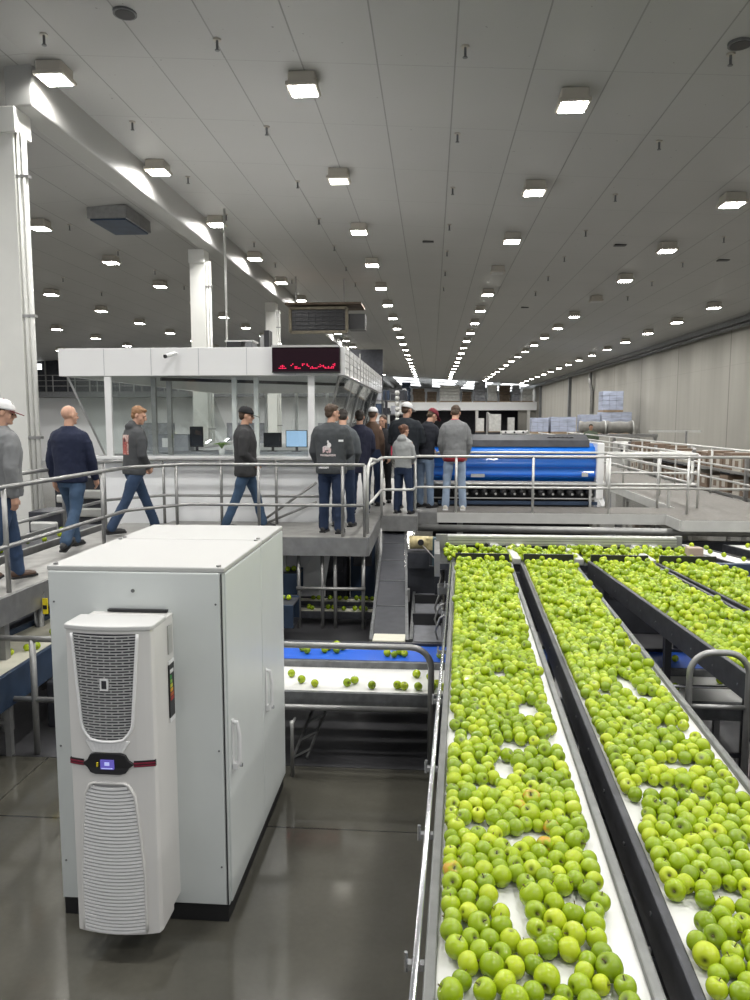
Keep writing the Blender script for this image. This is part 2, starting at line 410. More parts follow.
# sprinkler heads
sp = None
for X, rn in ((-12.9, 'far left'), (-9.6, 'left of the beam'), (-6.28 + .9, 'beside the beam'), (-2.95, 'above the booth'), (.4, 'in the middle of the ceiling'), (3.82, 'above the right belts'), (7.2, 'near the concrete wall')):
    for k in range(0, 7):
        Y = 10.6 + 3.08 * k; Z = cz(X); px, py, pz = proj(X, Y, Z)
        if not (0 < px < 750 and py > 0): continue
        lab = 'small dark sprinkler head hanging under the ceiling, line %s' % rn
        if sp is None:
            sp = thing('sprinkler_head', lab, 'sprinkler', (X, Y, Z))
            MB().tube([(X, Y, Z), (X, Y, Z - .02)], .055, 12).build('escutcheon', M['lamp'], sp)
            MB().tube([(X, Y, Z), (X, Y, Z - .14)], .018, 8).build('pipe', M['rail'], sp)
            MB().tube([(X, Y, Z - .14), (X, Y, Z - .15)], .035, 8).build('deflector', M['rail'], sp)
            c = sp
        else: c = copy_tree(sp, (X, Y, Z), lab)
        c['group'] = 'sprinkler heads, line ' + rn
# round and slot vents
for X, Y, lab in ((-3.97, 9.97, 'round dark ceiling vent near the upper left corner'), (3.83, 10.32, 'round dark ceiling vent near the upper right corner')):
    z = cz(X); t = thing('ceiling_vent', lab, 'vent', (X, Y, z))
    mb = MB(); mb.tube([(X, Y, z + .01), (X, Y, z - .03)], .15, 24); mb.build('rim', M['rail'], t)
    MB().tube([(X, Y, z - .02), (X, Y, z - .035)], .125, 24).build('grille', M['black'], t)
for X, Y, lab in ((-.15, 21.8, 'small dark slot vent in the middle of the ceiling'), (5., 21.2, 'small dark round fitting right of the middle of the ceiling'), (8.14, 22.4, 'small dark slot vent above the concrete wall side'), (3.9, 33, 'small dark slot vent between two far lamp rows')):
    z = cz(X) ; MB().box(X - .16, X + .16, Y - .1, Y + .1, z - .03, z + .01).solo('ceiling_vent', M['black'], lab, 'vent', bevel=.02)
# hanging duct hatch left of the beam
z = cz(-8); t = thing('ceiling_hatch', 'dark blue square duct opening in the ceiling left of the beam', 'duct', (-8, 19.2, z - .45))
MB().box(-8.5, -7.5, 18.5, 20.1, z - .3, z).build('duct', M['galv'], t); MB().box(-8.45, -7.55, 18.55, 20.05, z - .34, z - .29).build('louver', M['darkblue'], t, bevel=.01)
# hanging coil unit at the beam
t = thing('hanging_coil_unit', 'rusty framed cooling coil unit hanging from the ceiling above the booth sign', 'cooling unit', (-4.2, 28, 6.1))
MB().box(-5.2, -3.2, 28, 28.9, 6.12, 6.9).build('casing', M['black'], t)
mb = MB()
for a, b in (((-5.25, 6.08), (-3.15, 6.08)), ((-5.25, 6.95), (-3.15, 6.95)), ((-5.25, 6.08), (-5.25, 6.95)), ((-3.15, 6.08), (-3.15, 6.95))):
    mb.bar((a[0], 27.97, a[1]), (b[0], 27.97, b[1]), .1, .12, (0, 1, 0))
mb.build('frame', M['rustframe'], t)
mb = MB()
for k in range(8): mb.bar((-5.2 + .25 * (k + .5), 27.96, 6.1), (-5.2 + .25 * (k + .5), 27.96, 6.9), .015, .015)
for k in range(5): mb.bar((-5.2, 27.95, 6.2 + .15 * k), (-3.2, 27.95, 6.2 + .15 * k), .02, .02)
mb.build('guard_grid', M['raildark'], t)
MB().box(-3.1, -2.5, 28.1, 28.9, 6.2, 6.75).build('fan_box', M['black'], t)
mb = MB()
for x in (-5.1, -3.3): mb.bar((x, 28.4, 6.9), (x, 28.4, cz(x)), .05, .05)
mb.build('hanger', M['galv'], t)
MB().box(-5.4, -2.6, 27.7, 29.4, 7.05, 7.12).build('top_tray', M['brown'], t)

# ------------------------------------------------------------------ far end: skylights, mezzanine, stores
n = 0
for X in (-5, 0, 4.5, 9):
    for Y in (97, 106, 115):
        a, b = X, X + 3.2
        mb = MB(); za, zb = cz(a) - .04, cz(b) - .04
        mb.add([(a, Y, za), (b, Y, zb), (b, Y + 5, zb), (a, Y + 5, za), (a, Y, za + .03), (b, Y, zb + .03), (b, Y + 5, zb + .03), (a, Y + 5, za + .03)], [(3, 2, 1, 0), (4, 5, 6, 7), (0, 1, 5, 4), (1, 2, 6, 5), (2, 3, 7, 6), (3, 0, 4, 7)])
        n += 1; struct(mb, 'window_%d' % n, M['sky'])
t = thing('mezzanine', 'far white edged mezzanine floor loaded with stored goods', 'mezzanine', (6, 95, 0))
MB().box(-6, WX - .01, 95, 110, 3.9, 4.9).build('floor_slab', M['whitewall'], t)
for x in (-5.5, 0, 5.6, 12): MB().box(x - .18, x + .18, 95.1, 95.5, 0, 3.9).build('post', M['colwhite'], t)
MB().box(-6, WX - .01, 101, 101.2, 0, 3.9).build('back_panel', M['dark'], t)
MB().box(WX - 2.2, WX - .01, 95.6, 96, 0, 3.9).build('end_wall', M['wall'], t)
goods = [(-5.6, 1.5, 1.6, 'greygoods'), (-3.9, 1.2, 2.3, 'darkblue'), (-2.5, 1.6, 1.4, 'brown'), (-.7, 1.3, 1.2, 'brown'), (.9, 2.6, 1.9, 'paleg'), (3.7, 1.3, 1.2, 'brown'), (5.2, 1.5, 2.2, 'greygoods'), (6.9, 1.3, 2.0, 'paleg'), (8.4, 1.4, 1.8, 'brown'), (10, 1.0, 2.1, 'greygoods'), (11.2, 1.4, 1.5, 'paleg')]
names = ['grey stack', 'dark blue stack', 'low brown heap', 'lowest brown heap left of the pale load', 'wide pale wrapped load', 'brown heap right of the pale load', 'tall grey stack', 'pale wrapped stack', 'brown crate stack', 'narrow tall grey stack', 'pale load nearest the concrete wall']
for (x, w, h, m), nm in zip(goods, names):
    t = thing('stored_load', nm + ' of goods on the far mezzanine', 'stored goods', (x + w / 2, 96.4, 4.9), group='goods on the far mezzanine')
    MB().box(x, x + w, 95.7, 97, 4.9, 5.05).build('pallet', M['wood'], t)
    mb = MB(); zz = 5.05
    while zz < 4.9 + h:
        d = rnd.uniform(.0, .12); mb.box(x + d, x + w - rnd.uniform(0, .12), 95.7 + d, 97, zz, zz + .38); zz += .4
    mb.build('load', M[m], t, bevel=.05)
for x, w, h in ((5.9, 1.1, 1.6), (7.7, 1.6, 2.1), (9.7, .9, 1.7)):
    t = thing('stored_load', 'pale stack of goods on the floor beneath the far mezzanine, %s' % ('left one', 'wide middle one', 'small right one')[int((x > 7) + (x > 9))], 'stored goods', (x, 94, 0), group='goods below the mezzanine')
    MB().box(x - w / 2, x + w / 2, 93.3, 94.6, 1.2, 1.3).build('pallet', M['wood'], t); MB().box(x - w / 2, x + w / 2, 93.3, 94.6, 0, 1.2).build('base_stack', M['dark'], t)
    MB().box(x - w / 2 + .05, x + w / 2 - .05, 93.35, 94.5, 1.3, 1.3 + h).build('load', M['paleg'], t, bevel=.06)
t = thing('overhead_gate', 'tilted grey pole arm standing before the far mezzanine', 'machine arm', (6.9, 90, 0))
MB().box(6.4, 6.6, 89.9, 90.1, 0, 3.6).build('post', M['galv'], t); mb = MB(); mb.bar((6.5, 90, 3.6), (7.4, 90, 2.8), .16, .2); mb.build('arm', M['galvlight'], t)
# storage rack behind the booth
t = thing('storage_rack', 'tall open rack full of pale and dark parts just right of the booth', 'rack', (-2.6, 44, 0))
for x in (-3.9, -2.7, -1.5):
    for y in (44, 45): MB().box(x - .05, x + .05, y - .05, y + .05, 0, 4.5).build('post', M['dark'], t)
for zz in (1.0, 2.1, 3.1, 3.9): MB().box(-3.9, -1.5, 43.95, 45.05, zz, zz + .07).build('shelf', M['rail'], t)
for zz in (1.07, 2.17, 3.17, 3.97):
    for i in range(5):
        x = -3.75 + i * .45
        hh = rnd.uniform(.3, .6); MB().box(x, x + .36, 44.05, 44.9, zz, zz + hh).solo('rack_crate', M[rnd.choice(['greygoods', 'paleg', 'dark', 'darkblue'])], 'small crate stored on the tall open rack, %s shelf' % {1.07: 'lowest', 2.17: 'second', 3.17: 'third', 3.97: 'top'}[zz], 'crate', group='crates on the rack', bevel=.02)
mb = MB()
for i in range(16): mb.tube([(-1.75, 38, i * .27 + .02), (-1.75, 38, i * .27 + .12), (-1.75, 38, i * .27 + .25)], [.08, .12, .09], 12)
mb.solo('white_stacked_tube', M['galvlight'], 'tall white knobbly column of stacked rings beside the rack', 'tube', smooth=True)
t = thing('blue_tank', 'dark blue cylinder standing on top of the tall open rack', 'tank', (-1.1, 44, 0))
MB().tube([(-1.65, 44.5, 3.98), (-1.65, 44.5, 4.5)], .22, 14).build('shell', M['darkblue'], t, smooth=True); MB().tube([(-1.65, 44.5, 4.5), (-1.65, 44.5, 4.65)], [.2, .12], 14).build('cap', M['rail'], t)

# left background building
t = thing('left_office_block', 'white walled two storey block at the far left behind the booth', 'building', (-16, 50, 0))
MB().box(-29.5, -3.4, 50, 50.3, 0, 4.45).build('lower_wall', M['whitewall'], t)
MB().box(-29.5, -3.4, 48, 50.3, 4.3, 4.65).build('floor_edge', M['rail'], t)
MB().box(-29.5, -3.4, 52, 52.3, 4.6, 7.6).build('upper_wall', M['dark'], t)
for i in range(16): 
    x = -29 + i * 1.6; MB().box(x, x + .08, 51.9, 52, 4.65, 7.3).build('mullion', M['galv'], t)
for i in range(7):
    x = -28 + i * 3.3; MB().box(x, x + .35, 51.95, 52, 6.35, 6.75).build('window', M['sky'], t)
mb = MB()
for zz in (5.0, 5.35, 5.7): mb.box(-29.5, -3.4, 48.1, 48.14, zz, zz + .04)
for i in range(18): mb.box(-29.4 + i * 1.5, -29.35 + i * 1.5, 48.1, 48.14, 4.6, 5.72)
mb.build('balustrade', M['galv'], t)
MB().box(-13, -11.2, 50.9, 51.9, 4.65, 6.9).build('curtain', M['greygoods'], t)
for i in range(3):
    x = -20 + i * 6.2
    MB().box(x, x + 2.6, 49.9, 50, .2, 2.6).build('roller_door', M['greygoods'], t)

# ------------------------------------------------------------------ walkway decks
ZD = 1.32
def deck(name, poly, lab, m=None, mf=None, th=.25):
    cx = sum(p[0] for p in poly) / len(poly); cy = sum(p[1] for p in poly) / len(poly)
    t = thing(name, lab, 'walkway', (cx, cy, 0))
    MB().prism(poly, ZD - .03, ZD).build('deck_surface', m or M['deck'], t)
    ins = poly
    mb = MB(); n = len(poly)
    for i in range(n):
        a, b = poly[i], poly[(i + 1) % n]; mb.bar((a[0], a[1], ZD - th / 2 - .005), (b[0], b[1], ZD - th / 2 - .005), .05, th)
    mb.build('edge_beam', mf or M['galv'], t)
    return t
d1 = deck('left_walkway', [(-4.72, 3.0), (-3.86, 3.0), (-3.86, 9.35), (-3.35, 10.0), (-4.05, 11.15), (-4.72, 11.15)], 'grey metal walkway on the left that four men walk along')
d2 = deck('front_walkway', [(-3.35, 10.0), (-.86, 10.0), (-.86, 12.32), (-.25, 12.32), (-.25, 12.84), (.1, 12.84), (.1, 20), (-1.25, 20), (-1.25, 11.45), (-4.05, 11.45), (-4.05, 11.15)], 'grey metal walkway running in front of the white booth and round its corner')
d3 = deck('right_walkway', [(.1, 12.84), (3.95, 12.84), (3.95, 12.1), (6.05, 12.1), (6.05, 34), (4.4, 34), (4.4, 13.8), (.1, 13.8)], 'grey metal platform in front of the blue machine turning off to the right', M['deckbrown'], M['deckwhite'], .17)
for x, y in ((-3.95, 4.4), (-3.95, 6.5), (-3.95, 8.8), (-4.65, 5.5), (-4.65, 8.5)): MB().box(x - .04, x + .04, y - .04, y + .04, 0, ZD - .25).build('post', M['galv'], d1)
for x in (-3.2, -2.1): MB().box(x - .04, x + .04, 10.4, 10.48, 0, ZD - .25).build('post', M['galv'], d2)
for x in (.5, 3.2, 4.3, 5.9): MB().box(x - .05, x + .05, 12.95, 13.05, 0, ZD - .17).build('post', M['galv'], d3)
for y in (20, 27, 33): MB().box(5.9, 6.0, y, y + .1, 0, ZD - .17).build('post', M['galv'], d3)
MB().tube([(-.3, 12.7, 1.07), (7.2, 12.35, 1.07)], .06, 12).solo('service_pipe', M['galv'], 'long grey pipe hung below the platform edge', 'pipe', smooth=True)

# guard rails
def arc(c, a, b, r, n=6):
    return None
def guardrail(name, lab, pts, posts, top=2.3, mids=(1.75,), base=ZD, r=.024, m='galv', closed_end=False):
    t = thing(name, lab, 'guard rail', (pts[0][0], pts[0][1], base), group='galvanised guard rails')
    def rnd_path(P, z, rad=.12):
        out = [Vector((P[0][0], P[0][1], z))]
        for i in range(1, len(P) - 1):
            p = Vector((P[i][0], P[i][1], z)); a = Vector((P[i - 1][0], P[i - 1][1], z)); b = Vector((P[i + 1][0], P[i + 1][1], z))
            u = (a - p).normalized() * min(rad, (a - p).length * .45); v = (b - p).normalized() * min(rad, (b - p).length * .45)
            for k in range(5):
                s = k / 4; out.append((p + u) * (1 - s) ** 2 + p * 2 * s * (1 - s) + (p + v) * s * s)
        out.append(Vector((P[-1][0], P[-1][1], z))); return out
    tp = rnd_path(pts, top)
    MB().tube(tp, r, 10).build('top_rail', M[m], t, smooth=True)
    for mz in mids: MB().tube(rnd_path(pts, mz), r * .9, 10).build('mid_rail', M[m], t, smooth=True)
    for (x, y) in posts:
        MB().tube([(x, y, base - .02), (x, y, top)], r * .95, 10).build('post', M[m], t, smooth=True)
    return t
guardrail('guard_rail', 'near hand rail of the left walkway, bending round in front of the booth', [(-3.9, 3.0), (-3.9, 9.3), (-3.35, 10.03), (-.9, 10.05)],
          [(-3.9, 4.6), (-3.9, 6.55), (-3.9, 8.6), (-3.45, 9.9), (-2.35, 10.04), (-1.2, 10.05), (-.9, 10.05)])
guardrail('guard_rail', 'hand rail on the far side of the left walkway before the booth wall', [(-4.68, 3.0), (-4.68, 10.5), (-4.1, 11.2), (-1.62, 11.2)],
          [(-4.68, 5.), (-4.68, 7.2), (-4.68, 9.2), (-4.68, 10.4), (-4.1, 11.2), (-3.2, 11.2), (-2.35, 11.2), (-1.62, 11.2)])
guardrail('guard_rail', 'short hand rail at the platform corner beside the standing group', [(-.85, 10.3), (-.82, 12.36), (-.3, 12.36), (-.28, 12.86), (6.0, 12.86)],
          [(-.82, 12.3), (-.28, 12.86), (.42, 12.86), (1.72, 12.86), (2.99, 12.86), (4.28, 12.86), (5.6, 12.86)], top=2.28, m='galvlight')
# looped end of corner rail
mb = MB(); mb.tube([(-.87, 10.12, 1.9 - .55), (-.87, 10.12, 2.1), (-.86, 10.2, 2.28), (-.84, 10.4, 2.36), (-.83, 10.7, 2.34), (-.82, 11.4, 2.28)], .024, 10)
mb.solo('looped_rail_end', M['galvlight'], 'pale bent loop ending the hand rail at the walkway corner', 'rail', smooth=True)
guardrail('guard_rail', 'rear hand rail between the platform and the blue machine', [(3.15, 13.75), (4.75, 13.75), (4.75, 34)],
          [(3.15, 13.75), (4.05, 13.75), (4.75, 13.75), (4.75, 16), (4.75, 19), (4.75, 23), (4.75, 28), (4.75, 33)], top=2.28, mids=(1.95, 1.74), m='galvlight')
guardrail('guard_rail', 'far right hand rail running away beside the carton racks', [(6.0, 12.1), (6.0, 34)],
          [(6.0, 12.1), (6.0, 14.2), (6.0, 16.6), (6.0, 19), (6.0, 22), (6.0, 26), (6.0, 30), (6.0, 34)], top=2.3, mids=(1.95, 1.66), m='galvlight')
# loop rail low in front of blue machine
t = thing('bumper_rail', 'white round-cornered bumper rail across the front of the blue machine', 'rail', (1.5, 13.9, 1.6))
def loop(x0, x1, z0, z1, y, rr):
    P = []
    for cx, cz_, a0 in ((x1 - rr, z1 - rr, 0), (x0 + rr, z1 - rr, 90), (x0 + rr, z0 + rr, 180), (x1 - rr, z0 + rr, 270)):
        for k in range(6): a = R(a0 + 18 * k); P.append((cx + rr * math.cos(a), y, cz_ + rr * math.sin(a)))
    P.append(P[0]); return P
MB().tube(loop(.0, 5.0 - .3, 1.72, 2.3, 13.92, .14), .024, 10).build('tube', M['galvlight'], t, smooth=True)
for x in (.25, 2.9, 4.3): MB().box(x - .02, x + .02, 13.9, 13.96, ZD - .2, 1.74).build('bracket', M['galvlight'], t)

# floor level hoop rails
t = thing('floor_guard_rail', 'low galvanised rail with rounded end in front of the cross conveyors', 'guard rail', (-2, 6.05, 0))
def hoop(x0, x1, y, zt, rr): 
    return [(x0, y, 0)] * 0 + [(x0, y, zt)] + [(x1 - rr + rr * math.sin(R(a)), y, zt - rr + rr * math.cos(R(a))) for a in range(0, 91, 15)] + [(x1, y, 0)]
MB().tube(hoop(-4.7, .01, 6.05, 1.04, .17), .027, 12).build('top_rail', M['galv'], t, smooth=True)
MB().tube([(-4.7, 6.05, .5), (.01, 6.05, .5)], .024, 10).build('mid_rail', M['galv'], t, smooth=True)
for x in (-3.42, -1.75): MB().tube([(x, 6.05, 0), (x, 6.05, 1.04)], .027, 10).build('post', M['galv'], t, smooth=True)
t = thing('floor_hoop_rail', 'rounded galvanised hoop rail standing between the second and third apple belts', 'guard rail', (1.7, 4.4, 0))
P_ = [(1.53, 4.42, 0), (1.53, 4.42, 1.43)] + [(1.53 + .13 - .13 * math.cos(R(a)), 4.42, 1.43 + .13 * math.sin(R(a))) for a in range(15, 91, 15)] + [(1.87 - .13 + .13 * math.sin(R(a)), 4.42, 1.43 + .13 * math.cos(R(a))) for a in range(0, 91, 15)] + [(1.87, 4.42, 0)]
MB().tube(P_, .019, 12).build('hoop', M['galv'], t, smooth=True); MB().tube([(1.53, 4.42, 1.23), (1.87, 4.42, 1.23)], .014, 10).build('cross_bar', M['galv'], t, smooth=True)
# posts and hoop under front walkway
t = thing('under_deck_rail', 'galvanised post frame standing under the front walkway', 'guard rail', (-1.3, 10.15, 0))
for x in (-1.83, -1.5, -1.32, -.93):
    MB().tube([(x, 10.15, 0), (x, 10.15, 1.06)], .026, 10).build('post', M['galv'], t, smooth=True)
MB().tube([(-1.86, 10.12, .58), (-.9, 10.12, .58)], .024, 10).build('cross_bar', M['galv'], t, smooth=True)
MB().tube([(-.75, 11.0, 0), (-.75, 11.0, 1.3)], .024, 10).build('post', M['galv'], t, smooth=True)
# stair rail in front of booth
t = thing('stair_hand_rail', 'sloping grey stair hand rail against the white booth wall', 'hand rail', (-2, 11.32, ZD))
for dz in (0, -.3): 
    MB().tube([(-2.6, 11.33, 1.35 + dz * .2), (-1.75, 11.33, 1.95 + dz)], .02, 10).build('sloping_rail', M['galv'], t, smooth=True)

# ------------------------------------------------------------------ control booth
BX0, BX1, BY0, BY1 = -5.74, -1.3, 11.3, 19.6
t = thing('control_booth', 'long white control booth with overhanging roof and slanted glass', 'control booth', (-3.5, 15, 0))
mb = MB(); mb.box(BX0, BX1, BY0, BY0 + .08, 3.57, 3.99); mb.box(BX0, BX0 + .08, BY0 + .081, BY1 - .081, 3.57, 3.99); mb.box(BX1 - .08, BX1, BY0 + .081, BY1 - .081, 3.57, 3.99); mb.box(BX0, BX1, BY1 - .08, BY1, 3.57, 3.99); mb.box(BX0 + .081, BX1 - .081, BY0 + .081, BY1 - .081, 3.92, 3.985)
mb.build('roof_fascia', M['white'], t, bevel=.006)
mb = MB()
for i in range(1, 6): x = BX0 + (BX1 - BX0) * i / 6 - .02; mb.box(x, x + .006, BY0 - .003, BY0, 3.58, 3.98)
mb.build('fascia_joint', M['greygoods'], t)
mb = MB()
for i in range(1, 14): y = BY0 + (BY1 - BY0) * i / 14; mb.box(BX1, BX1 + .006, y, y + .02, 3.57, 3.99)
for z in (3.68, 3.78, 3.88): mb.box(BX1, BX1 + .006, BY0, BY1, z, z + .008)
mb.build('fascia_reflection_bars', M['galv'], t)  # grey bars stand in for the ceiling mirrored in the glossy side fascia
GX0, GX1, GY0, GY1 = -5.2, -1.72, 11.62, 19.2       # glass foot line
MB().box(BX0 + .09, BX1 - .09, BY0 + .09, BY1 - .09, 3.575, 3.6).build('soffit', M['cabtop'], t)
mb = MB(); mb.bar((-4.2, 11.5, 3.53), (-1.6, 13.6, 3.53), .08, .05); mb.build('soffit_duct', M['black'], t)
mb = MB(); mb.box(GX0, GX1 + .04, GY0 - .1, GY1, 0, 2.28); mb.build('base_wall', M['whitewall'], t)
mb = MB(); mb.box(GX0 - .05, GX1 + .07, GY0 - .32, GY0 + .35, 2.29, 2.345); mb.box(GX0 - .05, GX0 + .3, GY0, GY1, 2.28, 2.345); mb.box(GX1 - .3, GX1 + .07, GY0, GY1, 2.28, 2.345)
mb.build('sill', M['white'], t, bevel=.008)
zt, zb = 3.56, 2.345; ox = .42; oy = .24
def gp(x0, y0, x1, y1, u0, v0, u1, v1):   # slanted pane with thickness
    a = Vector((x0, y0, zb)); b = Vector((x1, y1, zb)); c = Vector((u1, v1, zt)); d = Vector((u0, v0, zt))
    nn = (b - a).cross(d - a).normalized() * .012
    return [a, b, c, d, a + nn, b + nn, c + nn, d + nn], [(3, 2, 1, 0), (4, 5, 6, 7), (0, 1, 5, 4), (1, 2, 6, 5), (2, 3, 7, 6), (3, 0, 4, 7)]
def fr(s): return (GX0 + (GX1 - GX0) * s, GY0), (GX0 - ox + (GX1 - GX0 + 2 * ox - .1) * s, GY0 - oy)
cuts = [0, .2, .42, .63, .85, 1]
for i in range(5):
    a, A = fr(cuts[i]); b, B = fr(cuts[i + 1]); MB().add(*gp(a[0], a[1], b[0], b[1], A[0], A[1], B[0], B[1])).build('window_pane', M['glass'], t)
for x in (-4.98, -1.82):
    MB().box(x - .05, x + .05, GY0 - .31, GY0 - .26, zb, zt).build('window_post', M['white'], t)
for x in (-4.4, -4.15, -3.1, -2.75):
    MB().box(x - .035, x + .035, GY0 + .05, GY0 + .12, zb, zt).build('mullion', M['galv' if x < -4 else 'white'], t)
for i in range(5):
    y0 = GY0 + (GY1 - GY0) * i / 5; y1 = GY0 + (GY1 - GY0) * (i + 1) / 5
    MB().add(*gp(GX1, y0, GX1, y1, BX1 - .08, y0 - (oy if i == 0 else 0), BX1 - .08, y1)).build('window_pane', M['glass'], t)
    mb = MB(); mb.bar((GX1, y1, zb), (BX1 - .09, y1, zt), .05, .05); mb.build('mullion', M['galv'], t)
    MB().add(*gp(GX0, y1, GX0, y0, BX0 + .08, y1, BX0 + .08, y0 - (oy if i == 0 else 0))).build('window_pane', M['glass'], t)
mb = MB(); mb.bar((GX0, GY0, zb), (BX0 + .1, GY0 - oy, zt), .03, .03); mb.bar((GX1, GY0, zb), (BX1 - .1, GY0 - oy, zt), .03, .03); mb.build('corner_trim', M['galv'], t)
mb = MB()
for k in range(5): x = GX0 + (GX1 - GX0) * (k + .15) / 4.4; mb.box(x, x + .07, GY1 - .1, GY1, 2.28, 3.56)
mb.build('rear_frame', M['white'], t)
# camera on fascia
t = thing('security_camera', 'small security camera on a bracket on the booth fascia', 'camera', (-3.98, 11.22, 3.86))
MB().tube([(-3.87, 11.3, 3.9), (-3.87, 11.2, 3.9), (-3.9, 11.16, 3.88)], .012, 8).build('bracket', M['white'], t, smooth=True)
MB().tube([(-3.88, 11.24, 3.9), (-3.97, 11.1, 3.85)], .032, 12).build('housing', M['white'], t, smooth=True); MB().tube([(-3.965, 11.11, 3.853), (-3.985, 11.08, 3.842)], .03, 12).build('lens', M['black'], t)
# LED sign
t = thing('led_sign', 'black scrolling message sign with glowing red characters on the booth fascia', 'sign', (-1.87, 11.2, 3.6))
MB().box(-2.38, -1.37, 11.16, 11.29, 3.6, 3.97).build('housing', M['signbody'], t, bevel=.008)
MB().box(-2.38, -1.37, 11.14, 11.3, 3.97, 4.0).build('top_cap', M['cabtop'], t)
mb = MB(); mb.box(-2.38, -1.37, 11.14, 11.165, 3.6, 3.615); mb.build('bottom_lip', M['black'], t)
mb = MB()
dots = [(0, 0), (1, 0), (2, 0), (1, 2.6), (0, 1), (2, 1)]; u = .016
def glyph(x0, pts):
    for (a, b) in pts: x = x0 + a * u * 1.5; z = 3.665 + b * u * 1.25; mb.box(x - .0065, x + .0065, 11.15, 11.16, z - .0055, z + .0055)
glyph(-2.27, [(0, 0), (1, 0), (2, 0), (3, 0), (4, 0), (1, 1.4), (2, 2), (3, 1.4), (2, 1)])
glyph(-2.09, [(0, 2), (1, 3)]); glyph(-2.03, [(0, 0), (1, 0), (2, 0), (3, 0), (1, 1), (0, 1)]); glyph(-1.92, [(0, 2), (1, 3), (0, 3)])
glyph(-1.85, [(0, 2), (0, 3), (1, 1.4)]); glyph(-1.80, [(0, 0), (1, 0), (2, 0), (3, 0), (4, 0), (1, 1)]); glyph(-1.68, [(0, 1), (1, 1), (2, 1.6), (1, 2.4), (3, 1), (4, .6), (3, 2)])
glyph(-1.58, [(0, 0), (1, 0), (2, 0), (3, 0), (4, 0), (5, 0), (4, 1), (5, 1), (2, 1)]); glyph(-1.44, [(0, 2), (0, 3), (-1, 2.5)])
mb.build('lit_characters', M['led'], t)
# roof kit
t = thing('roof_fan_unit', 'small dark fan box standing on the booth roof', 'fan', (-3.25, 12.6, 3.99))
MB().box(-3.42, -3.16, 12.45, 12.8, 3.99, 4.2).build('casing', M['black'], t, bevel=.01); MB().box(-3.1, -2.98, 12.45, 12.8, 3.99, 4.19).build('motor_box', M['rail'], t, bevel=.01); MB().box(-3.44, -2.96, 12.43, 12.82, 4.19, 4.21).build('lid', M['galvlight'], t)
MB().tube([(-5.28, 19.3, 3.99), (-5.28, 19.3, 6.2), (-5.28, 19.3, cz(-5.28))], .03, 8).solo('conduit_drop', M['galvlight'], 'thin vertical conduit from the ceiling to the booth roof', 'conduit', smooth=True)
t = thing('roof_speaker', 'small dark panel box at the booth roof edge near the sign', 'panel', (-2.6, 12.0, 3.99))
MB().box(-2.68, -2.6, 12., 12.25, 3.99, 4.32).build('panel', M['black'], t); MB().box(-2.75, -2.69, 12.02, 12.22, 3.99, 4.25).build('support', M['galv'], t)
# booth interior
t = thing('booth_desk', 'long control desk behind the booth windows', 'desk', (-3.4, 12.5, 2.28))
MB().box(-5.0, -1.9, 12.0, 12.75, 2.34, 2.38).build('worktop', M['greygoods'], t); MB().box(-5.0, -1.9, 12.7, 12.75, 2.28, 2.34).build('rear_skirt', M['dark'], t)
for i, (x, w, h, m, lab) in enumerate(((-4.35, .34, .28, 'greygoods', 'grey control housing on the booth desk'), (-3.05, .3, .26, 'dark', 'dark monitor seen from behind on the booth desk'), (-2.22, .36, .28, 'mono', 'blue glowing computer monitor on the booth desk'), (-2.62, .3, .24, 'dark', 'dark screen next to the blue monitor on the booth desk'), (-3.9, .22, .34, 'dark', 'upright dark screen near the grey control housing'))):
    t = thing('computer_monitor' if i else 'control_housing', lab, 'monitor' if i else 'control box', (x, 12.25, 2.38))
    if i:
        MB().box(x - .08, x + .08, 12.2, 12.32, 2.38, 2.39).build('foot', M['black'], t); MB().box(x - .02, x + .02, 12.25, 12.28, 2.38, 2.5).build('neck', M['black'], t)
        MB().box(x - w / 2, x + w / 2, 12.24, 12.27, 2.45, 2.45 + h).build('bezel', M['black'], t, bevel=.004); MB().box(x - w / 2 + .012, x + w / 2 - .012, 12.235, 12.241, 2.462, 2.44 + h).build('display', M[m], t)
    else:
        MB().box(x - w, x + w, 12.15, 12.45, 2.38, 2.38 + h).build('casing', M[m], t, bevel=.01); MB().box(x - .1, x + .1, 12.14, 12.15, 2.45, 2.6).build('panel', M['white'], t)
t = thing('potted_plant', 'small green leafed plant in a white pot inside the booth window', 'plant', (-3.35, 11.95, 2.345))
MB().tube([(-3.35, 11.8, 2.345), (-3.35, 11.8, 2.44)], [.04, .055], 14).build('pot', M['white'], t, smooth=True)
M['leaf'] = mat('leaf', (.12, .22, .04), .5)
mb = MB()
for k in range(9):
    a = k * .7; d = Vector((math.cos(a), math.sin(a), 0)); p = Vector((-3.35, 11.8, 2.44)); mb.tube([p, p + d * .05 + Vector((0, 0, .09)), p + d * .14 + Vector((0, 0, .07))], [.004, .016, .002], 6)
mb.build('leaves', M['leaf'], t, smooth=True)
# grey machine crates behind left walkway
for i, (x, y, w, h) in enumerate(((-6.0, 12.6, .9, 1.9), (-6.9, 14, .8, 1.6), (-5.7, 10.6, .5, 1.55))):
    t = thing('filter_module', 'grey stacked machine module behind the left walkway, %s' % ('tallest beside the booth', 'farther by the column', 'nearest to the hand rail')[i], 'machine', (x, y, 0))
    MB().box(x - w / 2, x + w / 2, y, y + .6, 0, h).build('frame', M['dark'], t, bevel=.01)
    for k in range(5):
        z = .25 + k * (h - .3) / 5; MB().box(x - w / 2 + .04, x + w / 2 - .04, y - .05, y + .01, z, z + .16).build('tray', M['galvlight'], t, bevel=.03)

